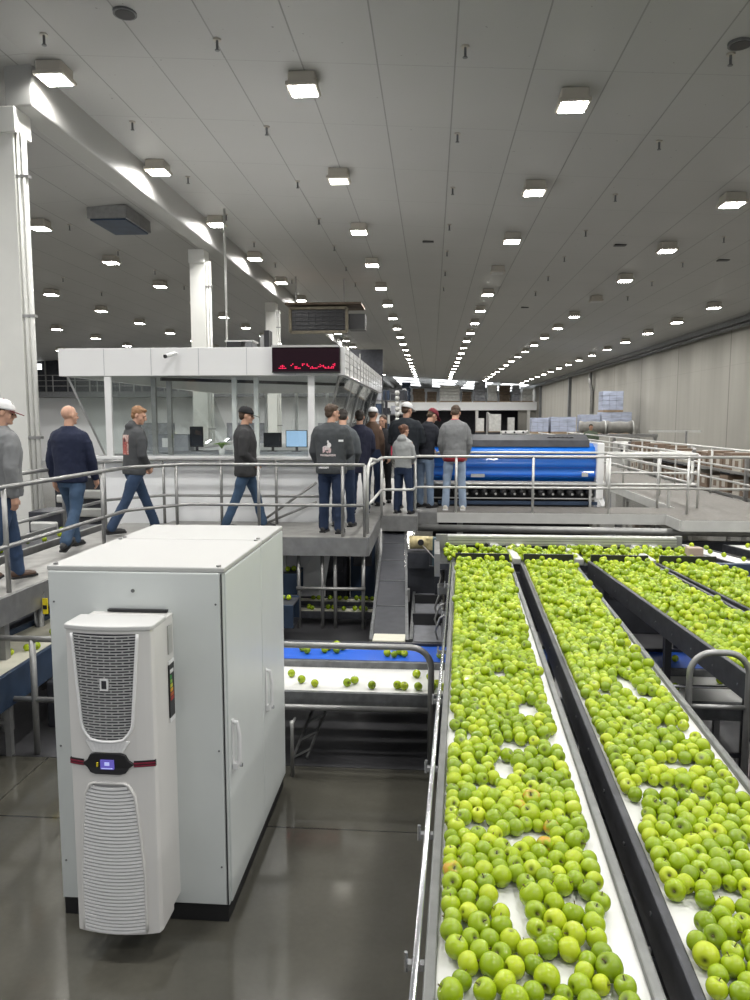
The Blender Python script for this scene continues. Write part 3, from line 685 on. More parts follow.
# ------------------------------------------------------------------ electrical cabinet
CX0, CX1, CY0, CY1 = -2.17, -1.14, 4.0, 5.66
t = thing('electrical_cabinet', 'large light grey electrical cabinet standing on the floor in the foreground', 'cabinet', (-1.65, 4.8, 0))
MB().box(CX0 + .02, CX1 - .02, CY0 + .02, CY1 - .02, 0, .1).build('plinth', M['plinth'], t)
MB().box(CX0 + .012, CX1 - .012, CY0 + .02, CY1 - .01, .1, 2.08).build('body', M['cab'], t, bevel=.008)
MB().box(CX0 + .02, CX1 - .026, CY0, CY0 + .03, .115, 2.075).build('side_panel', M['cab'], t, bevel=.006)
mb = MB()
for x in (CX0 + .05, CX1 - .05):
    for z in (.35, 1.05, 1.9): mb.tube([(x, CY0 + .001, z), (x, CY0 - .003, z)], .006, 8)
mb.tube([(-1.66, CY0 + .001, 1.97), (-1.66, CY0 - .004, 1.97)], .011, 10)
mb.build('screw', M['rail'], t)
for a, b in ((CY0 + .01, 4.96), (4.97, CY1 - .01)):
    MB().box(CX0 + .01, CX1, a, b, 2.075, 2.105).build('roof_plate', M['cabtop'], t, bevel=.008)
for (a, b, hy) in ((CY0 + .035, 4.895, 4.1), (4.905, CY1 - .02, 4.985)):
    d = MB().box(CX1 - .03, CX1, a, b, .115, 2.07).build('door', M['cab'], t, bevel=.007)
    mb = MB(); mb.box(CX1, CX1 + .008, hy - .018, hy + .018, .88, 1.2)
    mb.tube([(CX1 + .004, hy, 1.185), (CX1 + .03, hy, 1.18), (CX1 + .042, hy, 1.1), (CX1 + .04, hy, .96), (CX1 + .032, hy, .93)], [.013, .014, .013, .013, .016], 10)
    mb.box(CX1, CX1 + .035, hy - .018, hy + .018, .9, .94)
    h = mb.build('handle', M['handle'], d, smooth=False, bevel=.003)
    MB().tube([(CX1 + .03, hy + .03, .91), (CX1 + .05, hy + .03, .91)], .012, 10).build('lock', M['chrome'], h)
mb = MB()
for (x, y) in ((CX0 + .05, CY0 + .04), (CX1 - .04, CY0 + .04), (CX0 + .05, 4.93), (CX1 - .04, 4.93), (CX0 + .05, 5.0), (CX1 - .04, 5.0)): mb.tube([(x, y, 2.1), (x, y, 2.115)], .014, 10)
mb.build('roof_bolt', M['galv'], t)
MB().box(CX1 - .022, CX1 - .016, CY0 + .003, CY0 + .012, .115, 2.07).build('door_gasket', M['black'], t)
# wall mounted cooling unit
AX, AW, AY0, AY1, AZ0, AZ1 = -1.665, .235, 3.64, 4.0, .165, 1.86
t = thing('cooling_unit', 'white louvred cooling unit mounted on the front of the grey cabinet', 'cooling unit', (AX, 3.8, AZ0))
def yf(x, z=1.): 
    q = (x - AX) / AW; return AY0 + .035 - .035 * (1 - q * q)
plan = [(AX - AW, AY1 - .13), (AX - AW, AY0 + .06)] + [(AX + AW * q, yf(AX + AW * q)) for q in (-.96, -.8, -.6, -.4, -.2, 0, .2, .4, .6, .8, .96)] + [(AX + AW, AY0 + .06), (AX + AW, AY1 - .13)]
MB().prism(plan, AZ0, AZ1).build('front_shell', M['ac'], t, bevel=.006)
plan2 = [(AX - AW - .004, AY1 - .13), (AX - AW - .004, AY0 + .05)] + [(AX + (AW + .004) * q, yf(AX + AW * q) - .008) for q in (-.97, -.8, -.6, -.4, -.2, 0, .2, .4, .6, .8, .97)] + [(AX + AW + .004, AY0 + .05), (AX + AW + .004, AY1 - .13)]
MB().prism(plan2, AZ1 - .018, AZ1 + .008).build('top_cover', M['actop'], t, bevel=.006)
MB().box(AX - AW + .01, AX + AW - .006, AY1 - .13, AY1, AZ0 + .02, AZ1 - .01).build('rear_housing', M['ac'], t, bevel=.004)
MB().box(AX - AW + .1, AX + AW - .03, AY1 - .025, AY1 - .001, AZ1 - .005, AZ1 + .008).build('rear_gasket', M['black'], t)
def strip(mb, x0, x1, z, dz, proud, depth=.012, sag=0., n=10):
    vs = []; fs = []
    for i in range(n + 1):
        s = i / n; x = x0 + (x1 - x0) * s; q = 2 * s - 1; zz = z - sag * (1 - q * q); y = yf(x) - proud
        vs += [(x, y, zz - dz / 2), (x, y, zz + dz / 2), (x, y + depth, zz + dz / 2), (x, y + depth, zz - dz / 2)]
    for i in range(n):
        a = i * 4; b = a + 4
        for k in range(4): l = (k + 1) % 4; fs.append((a + k, b + k, b + l, a + l))
    fs += [(0, 1, 2, 3), (n * 4 + 3, n * 4 + 2, n * 4 + 1, n * 4)]
    mb.add(vs, fs)
# upper grille
ZT, ZB = 1.825, 1.255
def hw(z):
    s = (ZT - z) / (ZT - ZB); w = .170 - .045 * s
    if s > .84: w = w - .05 * ((s - .84) / .16) ** 2
    return w
GXc = AX - .012
mb = MB(); k = 30
for i in range(k):
    z = ZT - (ZT - ZB) * (i + .5) / k; strip(mb, GXc - hw(z), GXc + hw(z), z, (ZT - ZB) / k * 1.02, .003)
mb.build('upper_grille_backing', M['grilldark'], t)
mb = MB(); k = 38
for i in range(k):
    z = ZT - (ZT - ZB) * (i + .5) / k; strip(mb, GXc - hw(z), GXc + hw(z), z, .0062, .009, .006, sag=.004)
    w = hw(z); 
    for j in range(-2, 3):
        x = GXc + (j + (.5 if i % 2 else 0)) * .066
        if abs(x - GXc) < w - .01: strip(mb, x - .003, x + .003, z - (ZT - ZB) / k / 2, (ZT - ZB) / k, .008, .005, n=1)
mb.build('upper_grille_slats', M['grill'], t)
mb = MB(); P1 = []
for i in range(20):
    s = i / 19; z = ZT - (ZT - ZB - .005) * s; P1.append((GXc - hw(z) - .006, z))
P2 = [(2 * GXc - x, z) for x, z in P1][::-1]
pts = [(x, yf(x) - .006, z) for x, z in P1 + [(GXc - .03, ZB - .004), (GXc + .03, ZB - .004)] + P2]
mb.tube(pts, .009, 8); 
for q_ in range(9): strip(mb, GXc - .118 + q_ * .004, GXc + .118 - q_ * .004, ZB - .006 - q_ * .0065, .0072, .008)
mb.build('upper_grille_rim', M['acrim'], t, smooth=True)
mb = MB(); zc_ = 1.56
for a in ((-.022, -.014), (.014, .022)): strip(mb, GXc + a[0], GXc + a[1], zc_, .062, .015, n=1)
for dz in (-.027, .027): strip(mb, GXc - .022, GXc + .022, zc_ + dz, .009, .015, n=1)
mb.build('badge_frame', M['acrim'], t); mb = MB(); strip(mb, GXc - .013, GXc + .013, zc_, .046, .013, n=1); mb.build('badge', M['grilldark'], t)
# display band
mb = MB(); n = 16
outl = [(-.125, 0), (-.10, .018), (-.085, .045), (-.06, .052), (.06, .052), (.085, .045), (.10, .018), (.125, 0), (.10, -.018), (.085, -.04), (.06, -.047), (-.06, -.047), (-.085, -.04), (-.10, -.018)]
DZ = 1.128
outl = [(x * 1.12, z * 1.15) for x, z in outl]
vs = [(GXc + x, yf(GXc + x) - .014, DZ + z) for x, z in outl] + [(GXc + x, yf(GXc + x) + .004, DZ + z) for x, z in outl]; q = len(outl)
mb.add(vs, [tuple(range(q - 1, -1, -1)), tuple(range(q, 2 * q))] + [(i, (i + 1) % q, q + (i + 1) % q, q + i) for i in range(q)])
mb.build('display_bezel', M['black'], t, bevel=.003)
mb = MB(); strip(mb, GXc - .036, GXc + .036, DZ + .002, .05, .017, n=4); mb.build('display_screen', M['screen'], t)
mb = MB(); strip(mb, GXc - .012, GXc + .014, DZ + .008, .018, .019, n=2); strip(mb, GXc - .03, GXc + .03, DZ - .017, .004, .019, n=2); mb.build('display_text', mat('display_glow', (.3, .3, .5), .4, emit=(.45, .5, .9), es=.7), t)
mb = MB(); strip(mb, GXc - .058, GXc - .05, DZ, .02, .017, n=1); mb.build('status_light', M['yellow'], t)
for sgn in (-1, 1):
    x0 = GXc + .136 * sgn; x1 = AX + AW * .985 * sgn
    a, b = (x0, x1) if sgn > 0 else (x1, x0)
    mb = MB(); strip(mb, a, b, DZ, .034, .004, n=5); mb.build('band_groove', M['black'], t)
    mb = MB(); strip(mb, a, b, DZ + .004, .008, .007, n=5); strip(mb, a, b, DZ - .01, .007, .007, n=5); mb.build('band_stripe', M['maroon'], t)
# lower grille
LT, LB = 1.01, .185
def hl(z):
    s = (LT - z) / (LT - LB); return .118 + .05 * min(1, s * 1.6) ** .7 if s > .02 else .1
mb = MB(); k = 30
for i in range(k):
    z = LT - (LT - LB) * (i + .5) / k; strip(mb, GXc - hl(z), GXc + hl(z), z, (LT - LB) / k * 1.02, .002)
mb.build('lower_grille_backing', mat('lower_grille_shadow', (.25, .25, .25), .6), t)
mb = MB(); k = 42
for i in range(k):
    z = LT - (LT - LB) * (i + .5) / k; strip(mb, GXc - hl(z), GXc + hl(z), z, .0125, .010, .012, sag=.008)
mb.build('lower_grille_slats', M['acrim'], t)
P1 = [(GXc - hl(z) - .006, z) for z in np.linspace(LB, LT, 16)]; P2 = [(2 * GXc - x, z) for x, z in P1][::-1]
mb = MB(); mb.tube([(x, yf(x) - .005, z) for x, z in P1 + [(GXc - .08, LT + .014), (GXc + .08, LT + .014)] + P2], .008, 8); mb.build('lower_grille_rim', M['ac'], t, smooth=True)
# side labels
MB().box(AX + AW - .004, AX + AW + .0005, AY1 - .1, AY1 - .02, 1.25, 1.6).build('side_label_backing', M['acrim'], t)
d = MB().box(AX + AW - .004, AX + AW + .003, AY1 - .105, AY1 - .03, 1.28, 1.58).build('energy_label', M['black'], t)
for i, c in enumerate(((.05, .35, .08), (.25, .5, .08), (.6, .6, .05), (.75, .4, .03), (.5, .12, .03), (.35, .03, .03))):
    MB().box(AX + AW + .003, AX + AW + .005, AY1 - .095, AY1 - .075 + .006 * i, 1.50 - i * .025, 1.518 - i * .025).build('colour_bar', mat('label_colour', c, .5), d)
MB().box(AX + AW + .003, AX + AW + .005, AY1 - .095, AY1 - .045, 1.53, 1.55).build('label_text_line', M['white'], d)
MB().box(AX + AW - .004, AX + AW + .002, AY1 - .1, AY1 - .04, 1.64, 1.80).build('type_plate', M['galvlight'], t)
# small guard post beside cabinet
t = thing('floor_post', 'short grey post with rounded top on the floor right of the cabinet', 'post', (-1.02, 5.9, 0))
MB().tube([(-1.12, 5.82, 0), (-1.12, 5.82, .42), (-1.13, 5.85, .46)], .016, 12).build('tube', M['galv'], t, smooth=True); MB().tube([(-1.12, 5.82, .44), (-1.12, 5.95, .44)], .012, 10).build('arm', M['galv'], t, smooth=True)
# yellow tag on the walkway edge
t = thing('lockout_tag', 'yellow tag hanging from the left walkway edge beside the cabinet', 'tag', (-3.6, 6.3, 1.1))
px = -3.80
MB().box(px - .028, px + .028, 6.99, 7.0, 1.0, 1.16).build('tag', M['yellow'], t, bevel=.004); MB().tube([(px, 6.995, 1.155), (px - .015, 6.99, 1.2), (px, 6.985, 1.23)], .004, 6).build('loop', M['chrome'], t)
MB().box(px - .02, px + .02, 6.985, 6.99, 1.05, 1.09).build('print', M['black'], t)

# ------------------------------------------------------------------ conveyors
def conveyor(name, lab, L0, R0, L1, R1, z, belt='belt', side='rail', rh=.05, rw=.045, sh=.17, legs=(), cat='conveyor', group=None, sides=('L', 'R'), legm='galv', sidel=None):
    """quad from near (L0,R0) to far (L1,R1)"""
    c = ((L0[0] + R0[0] + L1[0] + R1[0]) / 4, (L0[1] + R0[1] + L1[1] + R1[1]) / 4)
    t = thing(name, lab, cat, (c[0], c[1], 0), group=group)
    MB().prism([L0, R0, R1, L1], z - .02, z).build('belt', M[belt], t)
    MB().prism([L0, R0, R1, L1], z - sh, z - sh + .05).build('return_pan', M['raildark'], t)
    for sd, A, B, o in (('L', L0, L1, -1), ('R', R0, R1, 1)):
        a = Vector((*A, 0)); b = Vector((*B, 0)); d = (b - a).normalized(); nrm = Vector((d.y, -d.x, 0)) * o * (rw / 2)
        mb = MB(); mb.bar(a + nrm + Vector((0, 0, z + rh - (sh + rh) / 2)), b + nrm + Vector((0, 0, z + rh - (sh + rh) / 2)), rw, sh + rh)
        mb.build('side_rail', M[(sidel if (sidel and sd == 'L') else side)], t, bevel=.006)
    for s in legs:
        pl = [Vector((*L0, 0)).lerp(Vector((*L1, 0)), s), Vector((*R0, 0)).lerp(Vector((*R1, 0)), s)]
        for p in pl: MB().box(p.x - .025, p.x + .025, p.y - .025, p.y + .025, 0, z - sh).build('leg', M[legm], t)
        mb = MB(); mb.bar((pl[0].x, pl[0].y, .3), (pl[1].x, pl[1].y, .3), .03, .03); mb.build('leg_brace', M[legm], t)
    return t
BZ = 1.36
def lerp2(a, b, s): return (a[0] + (b[0] - a[0]) * s, a[1] + (b[1] - a[1]) * s)
Q = [  # L near, R near, L far, R far
    ((-.005, 1.2), (.58, 1.2), (.265, 8.05), (.84, 8.05)),
    ((.72, 1.2), (1.27, 1.2), (.995, 8.05), (1.52, 8.05)),
    ((2.06, 2.2), (2.72, 2.2), (1.705, 8.05), (2.30, 8.05)),
    ((2.86, 3.0), (3.48, 3.0), (2.42, 8.05), (3.0, 8.05))]
labs = ['leftmost long white sorting belt covered in green apples', 'second long white sorting belt from the left with green apples', 'third sorting belt from the left behind the hoop rail, packed with apples', 'rightmost sorting belt packed with apples at the right edge']
for i, (a, b, c, d) in enumerate(Q):
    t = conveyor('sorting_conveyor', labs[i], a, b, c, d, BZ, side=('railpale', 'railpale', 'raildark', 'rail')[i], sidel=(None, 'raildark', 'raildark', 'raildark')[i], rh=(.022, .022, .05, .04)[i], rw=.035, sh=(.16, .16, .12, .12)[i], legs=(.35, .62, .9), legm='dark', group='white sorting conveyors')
    mb = MB(); mb.bar((c[0], c[1], BZ + .075), (d[0], d[1], BZ + .075), .03, .085); mb.build('flap', M['black'], t)
    for s in (.3, .55, .8):
        for e in ((a, c), (b, d)):
            p = lerp2(e[0], e[1], s); 
    if i == 0:
        MB().tube([(a[0] - .062, a[1], BZ + .01), (c[0] - .05, c[1], BZ + .01)], .011, 10).build('guide_rod', M['chrome'], t, smooth=True)
        for s in (.12, .22, .3, .42, .55, .7, .85):
            p = lerp2(a, c, s); MB().box(p[0] - .085, p[0] - .02, p[1] - .012, p[1] + .012, BZ - .02, BZ + .0).build('rod_bracket', M['chrome'], t)
            MB().tube([(p[0] - .09, p[1], BZ - .03), (p[0] - .09, p[1], BZ + .03)], .006, 8).build('bolt', M['chrome'], t)
    if i in (1, 2):
        mb = MB()
        for s in np.linspace(.05, .95, 16):
            p = lerp2(a, c, s); d_ = .0355
            mb.tube([(p[0] - d_, p[1], BZ - .05), (p[0] - d_ - .004, p[1], BZ - .05)], .008, 8)
        mb.build('side_bolt', M['rail'], t)
# cross feeder behind the belts
t = thing('cross_feeder', 'dark cross feeder trough full of apples at the head of the belts', 'conveyor', (1.6, 8.6, 0))
MB().box(.1, 2.98, 8.12, 9.1, 1.28, 1.345).build('bed', M['raildark'], t); MB().box(.05, 3.03, 9.08, 9.14, 1.2, 1.40).build('back_wall', M['dark'], t)
MB().box(.04, .1, 8.12, 9.1, 1.2, 1.45).build('end_plate', M['galv'], t); MB().box(2.98, 3.03, 8.12, 9.1, 1.2, 1.42).build('end_plate', M['raildark'], t)
for x in (.93, 1.6, 2.36): MB().box(x - .045, x + .045, 8.1, 8.9, 1.35, 1.42).build('divider', M['galvlight'], t, bevel=.01)
for x in (.3, 1.7, 2.9): MB().box(x - .04, x + .04, 8.55, 8.63, 0, 1.28).build('leg', M['dark'], t)
t = thing('cross_beam', 'long ribbed aluminium beam across the head of the apple belts', 'beam', (1.55, 8.85, 1.5))
mb = MB(); mb.box(.2, 2.88, 8.95, 9.07, 1.41, 1.53); mb.build('profile', M['galvlight'], t, bevel=.008)
mb = MB(); 
for z in (1.435, 1.47, 1.5): mb.box(.2, 2.88, 8.945, 8.95, z - .003, z + .003)
mb.build('groove', M['rail'], t)
for x in (.75, 1.05, 1.65, 1.95, 2.4, 2.6): MB().box(x - .05, x + .05, 8.84, 8.95, 1.385, 1.44).build('hanger_bracket', M['galvlight'], t, bevel=.01)
MB().box(.06, .2, 8.98, 9.06, 1.1, 1.53).build('end_post', M['galv'], t); MB().box(2.88, 2.95, 8.98, 9.06, 1.1, 1.54).build('end_post', M['galv'], t)
t2_ = MB().box(2.8, 2.96, 8.3, 8.42, 1.43, 1.52).solo('tan_block', M['foam'], 'tan cardboard block resting at the right end of the cross feeder', 'block', bevel=.005)
for x in (.58, .66): MB().tube([(x, 8.95, 1.42), (x, 8.9, 1.42)], .025, 14).build('roller_cap', M['black'], t)
MB().box(.05, 7.2, 12.6, 12.7, .72, .9).solo('dark_beam', M['dark'], 'long dark beam below the right platform', 'beam')
# blue and white cross conveyors
conveyor('cross_conveyor', 'blue cross conveyor carrying loose apples under the sorting belts', (-3.6, 7.02), (4.6, 7.02), (-3.6, 7.5), (4.6, 7.5), .6, 'beltblue', 'rail', rh=.03, sh=.2) if False else None
def xconv(name, lab, x0, x1, y0, y1, z, belt, side, sh=.16, rh=.03, legs=()):
    t = thing(name, lab, 'conveyor', ((x0 + x1) / 2, (y0 + y1) / 2, 0))
    MB().box(x0, x1, y0, y1, z - .02, z).build('belt', M[belt], t)
    for a, b in ((y0 - .04, y0), (y1, y1 + .04)): MB().box(x0, x1, a, b, z - sh, z + (rh if a > y0 else .0)).build('side_rail', M[side], t, bevel=.004)
    MB().box(x0, x1, y0, y1, z - sh, z - sh + .03).build('return_pan', M['raildark'], t)
    for x in legs:
        for y in (y0, y1): MB().box(x - .025, x + .025, y - .025, y + .025, 0, z - sh).build('leg', M['galv'], t)
    return t
xconv('cross_conveyor', 'white cross conveyor with scattered apples behind the low guard rail', -1.9, 2.9, 6.18, 6.78, .6, 'belt', 'rail', .15, .06, (-1.75, 1.3, 2.6))
xconv('cross_conveyor', 'bright blue cross conveyor behind the white one', -2.6, 2.9, 7.02, 7.5, .6, 'beltblue', 'raildark', .15, .03, (-1.5, .8, 2.5))
t = thing('cable_support', 'leaning dark steel lattice brace under the white cross conveyor', 'brace', (-1.0, 6.8, 0))
for x in (0, .12): 
    mb = MB(); mb.bar((-1.17 + x, 6.12, 0.02), (-1.0 + x, 6.95, .44), .02, .02); mb.build('strut', M['galv'], t)
mb = MB()
for k in range(5): s = k / 5; p = Vector((-1.17, 6.12, .02)).lerp(Vector((-1.0, 6.95, .44)), s); mb.bar(p, p + Vector((.14, .05, .06)), .015, .015)
mb.build('lattice', M['galv'], t)
xconv('rear_cross_conveyor', 'narrow white conveyor with apples under the front walkway, front one', -3.2, -.5, 10.35, 10.52, .2, 'beltcream', 'raildark', .1, .02)
xconv('rear_cross_conveyor', 'narrow white conveyor with apples under the front walkway, rear one', -3.2, -.5, 10.85, 11.02, .22, 'beltcream', 'raildark', .1, .02)
xconv('rear_cross_conveyor', 'dark conveyor with apples under the walkway at the cabinet edge', -3.2, -1.75, 9.3, 9.7, .55, 'beltdark', 'darkblue', .3, .02)
xconv('rear_cross_conveyor', 'upper dark conveyor with apples under the walkway at the cabinet edge', -3.2, -1.85, 10.3, 10.6, .75, 'beltdark', 'darkblue', .3, .02)
# inclined dark belt and grey cleated belt
def incl(name, lab, P0, P1, w, belt, side, cleats=0, th=.12):
    t = thing(name, lab, 'conveyor', (P0[0], P0[1], 0)); a = Vector(P0); b = Vector(P1)
    mb = MB(); mb.bar(a, b, w, .03); mb.build('belt', M[belt], t)
    d = (b - a).normalized(); r = d.cross(Vector((0, 0, 1))).normalized()
    for sg in (-1, 1):
        mb = MB(); mb.bar(a + r * sg * (w / 2 + .02) - Vector((0, 0, .03)), b + r * sg * (w / 2 + .02) - Vector((0, 0, .03)), .035, th); mb.build('side_rail', M[side], t)
    return t, a, b, r
t, a, b, r = incl('incline_conveyor', 'long black inclined conveyor belt rising under the platform corner', (-.43, 7.62, .6), (-.62, 12.6, 1.02), .34, 'beltdark', 'rail')
mb = MB()
for k in range(1, 5): p = a.lerp(b, k / 5 + .02); mb.bar(p - r * .17 + Vector((0, 0, .018)), p + r * .17 + Vector((0, 0, .018)), .02, .008)
mb.build('belt_joint', M['rail'], t); MB().box(-.6, -.26, 7.55, 7.8, .56, .64).build('end_plate', M['beltcream'], t, bevel=.01)
for s in (.3, .75):
    p = a.lerp(b, s); MB().box(p.x + .2, p.x + .23, p.y - .05, p.y + .05, p.z - .05, p.z + .1).build('sensor', M['galv'], t)
    MB().box(p.x - .03, p.x + .03, p.y, p.y + .05, 0, p.z - .06).build('leg', M['dark'], t)
t, a, b, r = incl('incline_conveyor', 'grey cleated conveyor next to the black inclined belt', (-.03, 7.62, .6), (-.05, 10.4, .66), .3, 'beltgrey', 'rail', th=.14)
for yy in (8.2, 9.1):
    MB().add([(-.19, yy, .60), (.13, yy, .60), (.13, yy + .08, .60), (-.19, yy + .08, .60), (-.2, yy + .02, .75), (.14, yy + .02, .75), (.14, yy + .06, .75), (-.2, yy + .06, .75)], [(3, 2, 1, 0), (4, 5, 6, 7), (0, 1, 5, 4), (1, 2, 6, 5), (2, 3, 7, 6), (3, 0, 4, 7)]).build('cleat', M['black'], t)
MB().box(-.1, .05, 9, 9.1, 0, .5).build('leg', M['dark'], t)
# gear motor + junction box
t = thing('gear_motor', 'yellowish gear motor left of the aluminium cross beam', 'motor', (-.15, 9.6, 1.2))
MB().tube([(-.28, 9.6, 1.33), (-.02, 9.6, 1.33)], .085, 16).build('housing', M['motor'], t, smooth=True); MB().box(-.06, .04, 9.52, 9.68, 1.24, 1.4).build('gearbox', M['motor'], t, bevel=.01)
MB().box(-.3, -.02, 9.45, 9.75, 1.02, 1.22).build('mount', M['dark'], t); MB().tube([(-.13, 9.5, 1.35), (-.13, 9.47, 1.35)], .04, 14).build('fan_cap', M['black'], t)
MB().box(-.3, .1, 9.6, 9.66, 0, 1.02).build('stand', M['dark'], t)
t = thing('junction_box', 'dark teal control box beside the gear motor', 'control box', (.1, 9.2, 1.2))
MB().box(.02, .2, 9.2, 9.35, 1.1, 1.45).build('casing', M['teal'], t, bevel=.01); MB().box(.03, .19, 9.19, 9.2, 1.12, 1.43).build('door', M['teal'], t); MB().box(.05, .15, 9.22, 9.3, 0, 1.1).build('stand', M['dark'], t)
MB().tube([(-.1, 9.4, 1.32), (0, 9.2, 1.25), (.08, 9.0, 1.2), (.12, 8.85, 1.05), (.1, 8.8, .95), (.14, 8.75, .9)], .008, 8).build('cable', M['galv'], t, smooth=True)
for y in (8.7, 8.2, 7.7):
    P_ = [(.2, y, .5), (.1, y, .55), (.05, y, .7), (.1, y, .85), (.2, y, .9)]
    MB().tube(P_, .013, 8).solo('cable_loop', M['galv'], 'thin curved grey conduit loop beside the leftmost belt, %s' % {8.7: 'farthest', 8.2: 'middle', 7.7: 'nearest'}[y], 'conduit', smooth=True)
MB().box(.08, .2, 8.5, 8.7, .9, 1.0).solo('steel_bracket', M['galv'], 'small steel bracket box left of the first belt head', 'bracket', bevel=.01)
# dark machinery under the walkway; last two made up to darken below the belts
for i, (x0, x1, y0, h, m) in enumerate(((-3.4, -2.2, 12.0, 1.0, 'darkblue'), (-2.15, -1.35, 11.7, .9, 'dark'), (-1.3, -.9, 11.9, 1.0, 'darkblue'), (-.3, .1, 11.5, 1.0, 'dark'), (.2, 3.2, 10.2, .9, 'dark'), (3.2, 3.6, 8.5, .9, 'dark'), (.95, 3.3, 3.6, .3, 'black'), (.95, 3.3, 4.9, .3, 'black'))):
    t = thing('drive_housing', 'dark %s machine housing %s' % (('wide blue', 'grey', 'narrow blue', 'slim grey', 'long black', 'squat black', 'made-up low black', 'made-up low flat black')[i], ('under the walkway behind the cabinet', 'under the front walkway in the middle', 'under the walkway corner', 'between the two inclined conveyors', 'behind the aluminium beam', 'right of the cross feeder', 'added as shade below the hoop rail', 'added as shade behind the hoop rail')[i]), 'machine', ((x0 + x1) / 2, y0, 0))
    MB().box(x0, x1, y0, y0 + .6, 0, h).build('casing', M[m], t, bevel=.02)
    MB().box(x0 + .05, x1 - .05, y0 - .02, y0, h * .55, h - .06).build('cover', M['raildark'], t, bevel=.01)
    MB().box(x0 + .08, x0 + .16, y0 - .04, y0 - .02, h * .75, h * .75 + .08).build('switch', M['galv'], t)
mb = MB(); mb.add([(-2.1, 11.4, .3), (-1.65, 11.4, .3), (-1.55, 11.5, .98), (-1.75, 11.5, .98), (-2.1, 11.44, .3), (-1.65, 11.44, .3), (-1.55, 11.54, .98), (-1.75, 11.54, .98)], [(3, 2, 1, 0), (4, 5, 6, 7), (0, 1, 5, 4), (1, 2, 6, 5), (2, 3, 7, 6), (3, 0, 4, 7)])
mb.solo('white_chute', M['whitewall'], 'white sloping sheet metal chute under the front walkway', 'chute')
# left conveyors
conveyor('left_conveyor', 'cream belt conveyor with a few apples left of the cabinet', (-4.5, 5.0), (-3.62, 5.0), (-4.2, 8.4), (-3.72, 8.4), .7, 'beltcream', 'darkblue', sh=.25, legs=(.3, .8))
MB().box(-5.3, -4.75, 3.5, 9.5, .3, .6).solo('dark_trough', M['dark'], 'long dark trough under the left walkway', 'trough', bevel=.02)
MB().box(-3.62, -3.0, 6.6, 7.6, 0, .45).solo('black_bin', M['dark'], 'black machine box on the floor left of the cabinet', 'box', bevel=.02)
for i, y in enumerate((7.6, 8.6)):
    MB().tube([(-4.2 + .2 * i, y, 0), (-4.2 + .2 * i, y, 1.05)], .05, 10).solo('support_post', M['galv'], ('nearer', 'farther')[i] + ' round steel support under the left walkway', 'post', smooth=True)
conveyor('left_rear_conveyor', 'dark conveyor with a few apples beyond the left walkway', (-5.5, 7.5), (-4.95, 7.5), (-5.5, 11.1), (-4.95, 11.1), 1.3, 'beltdark', 'galv', sh=.2, legs=(.2, .8))
# floor strip behind the front slab, shade put into its dark colour
struct(MB().box(-8, 5, 6.0, 11.3, .0, .006), 'trim_4', mat('floor_strip_shade', (.045, .045, .048), .35, noise=.4, nscale=2))
# right side small conveyors
conveyor('right_conveyor', 'white belt with apples running away below the platform on the right', (5.0, 7.6), (5.4, 7.6), (3.7, 12.0), (4.0, 12.0), .95, 'belt', 'raildark', sh=.1, rh=.012, legs=(.3, .8))
conveyor('right_conveyor', 'second white belt with apples at the far right edge below the platform', (5.8, 8.2), (6.2, 8.2), (4.6, 12.0), (4.9, 12.0), .95, 'belt', 'raildark', sh=.1, rh=.012, legs=(.3, .8))
t = thing('steel_blue_frame', 'blue grey steel beam at the right edge above the fourth belt', 'beam', (3.8, 8.6, 0))
MB().box(3.06, 5.2, 8.25, 8.33, 1.22, 1.36).build('beam', M['darkblue'], t, bevel=.005); MB().box(3.1, 5.2, 8.1, 8.2, 1.1, 1.16).build('lower_flange', M['galvlight'], t)
for x in (3.3, 4.9): MB().box(x - .04, x + .04, 8.25, 8.33, 0, 1.22).build('post', M['darkblue'], t)
MB().tube([(1.3, 5.4, 1.0), (2.3, 5.4, 1.0)], .013, 8).solo('tie_bar', M['chrome'], 'thin bright tie bar between second and third belts', 'bar', smooth=True)

# ------------------------------------------------------------------ blue machine
t = thing('blue_washing_machine', 'long blue panelled machine with dark rollers behind the right platform', 'machine', (1.6, 14.5, 0))
BXa, BXb = .03, 3.0
prof = []
for i in range(31):
    s = i / 30; z = 1.76 + .64 * s
    y = 14.0 + .12 * (abs(2 * s - 1)) ** 3 + .018 * math.cos(s * 2 * PI * 3)
    prof.append((y, z))
prof += [(14.35, 2.46), (14.9, 2.46), (14.9, 1.76)]
n = len(prof); vs = [(BXa, y, z) for y, z in prof] + [(BXb, y, z) for y, z in prof]
MB().add(vs, [tuple(range(n)), tuple(range(2 * n - 1, n - 1, -1))] + [(i, n + i, n + (i + 1) % n, (i + 1) % n) for i in range(n)]).build('blue_panel', M['bluepanel'], t)
for z in (1.86, 2.02, 2.2): MB().box(BXa, BXb, 13.985, 14.03, z, z + .012).build('panel_groove', M['bluedeep'], t)
MB().box(BXb - .25, BXb - .14, 13.97, 13.99, 1.86, 1.93).build('rating_plate', M['galvlight'], t)
MB().box(BXa + .7, BXa + .95, 13.97, 13.99, 1.84, 1.9).build('rating_plate', M['galvlight'], t)
MB().box(BXa, BXb, 13.95, 14.02, 1.70, 1.76).build('lower_trim', M['galvlight'], t)
mb = MB(); pr = [(14.1, 2.4), (14.15, 2.52), (14.5, 2.62), (14.95, 2.6), (15.1, 2.4)]
m_ = len(pr); mb.add([(BXa - .1, y, z) for y, z in pr] + [(BXb - .1, y, z) for y, z in pr], [tuple(range(m_)), tuple(range(2 * m_ - 1, m_ - 1, -1))] + [(i, m_ + i, m_ + (i + 1) % m_, (i + 1) % m_) for i in range(m_)]); mb.build('hood', M['dark'], t)
MB().box(BXa, BXb, 14.4, 14.9, .3, 1.7).build('dark_core', M['black'], t)
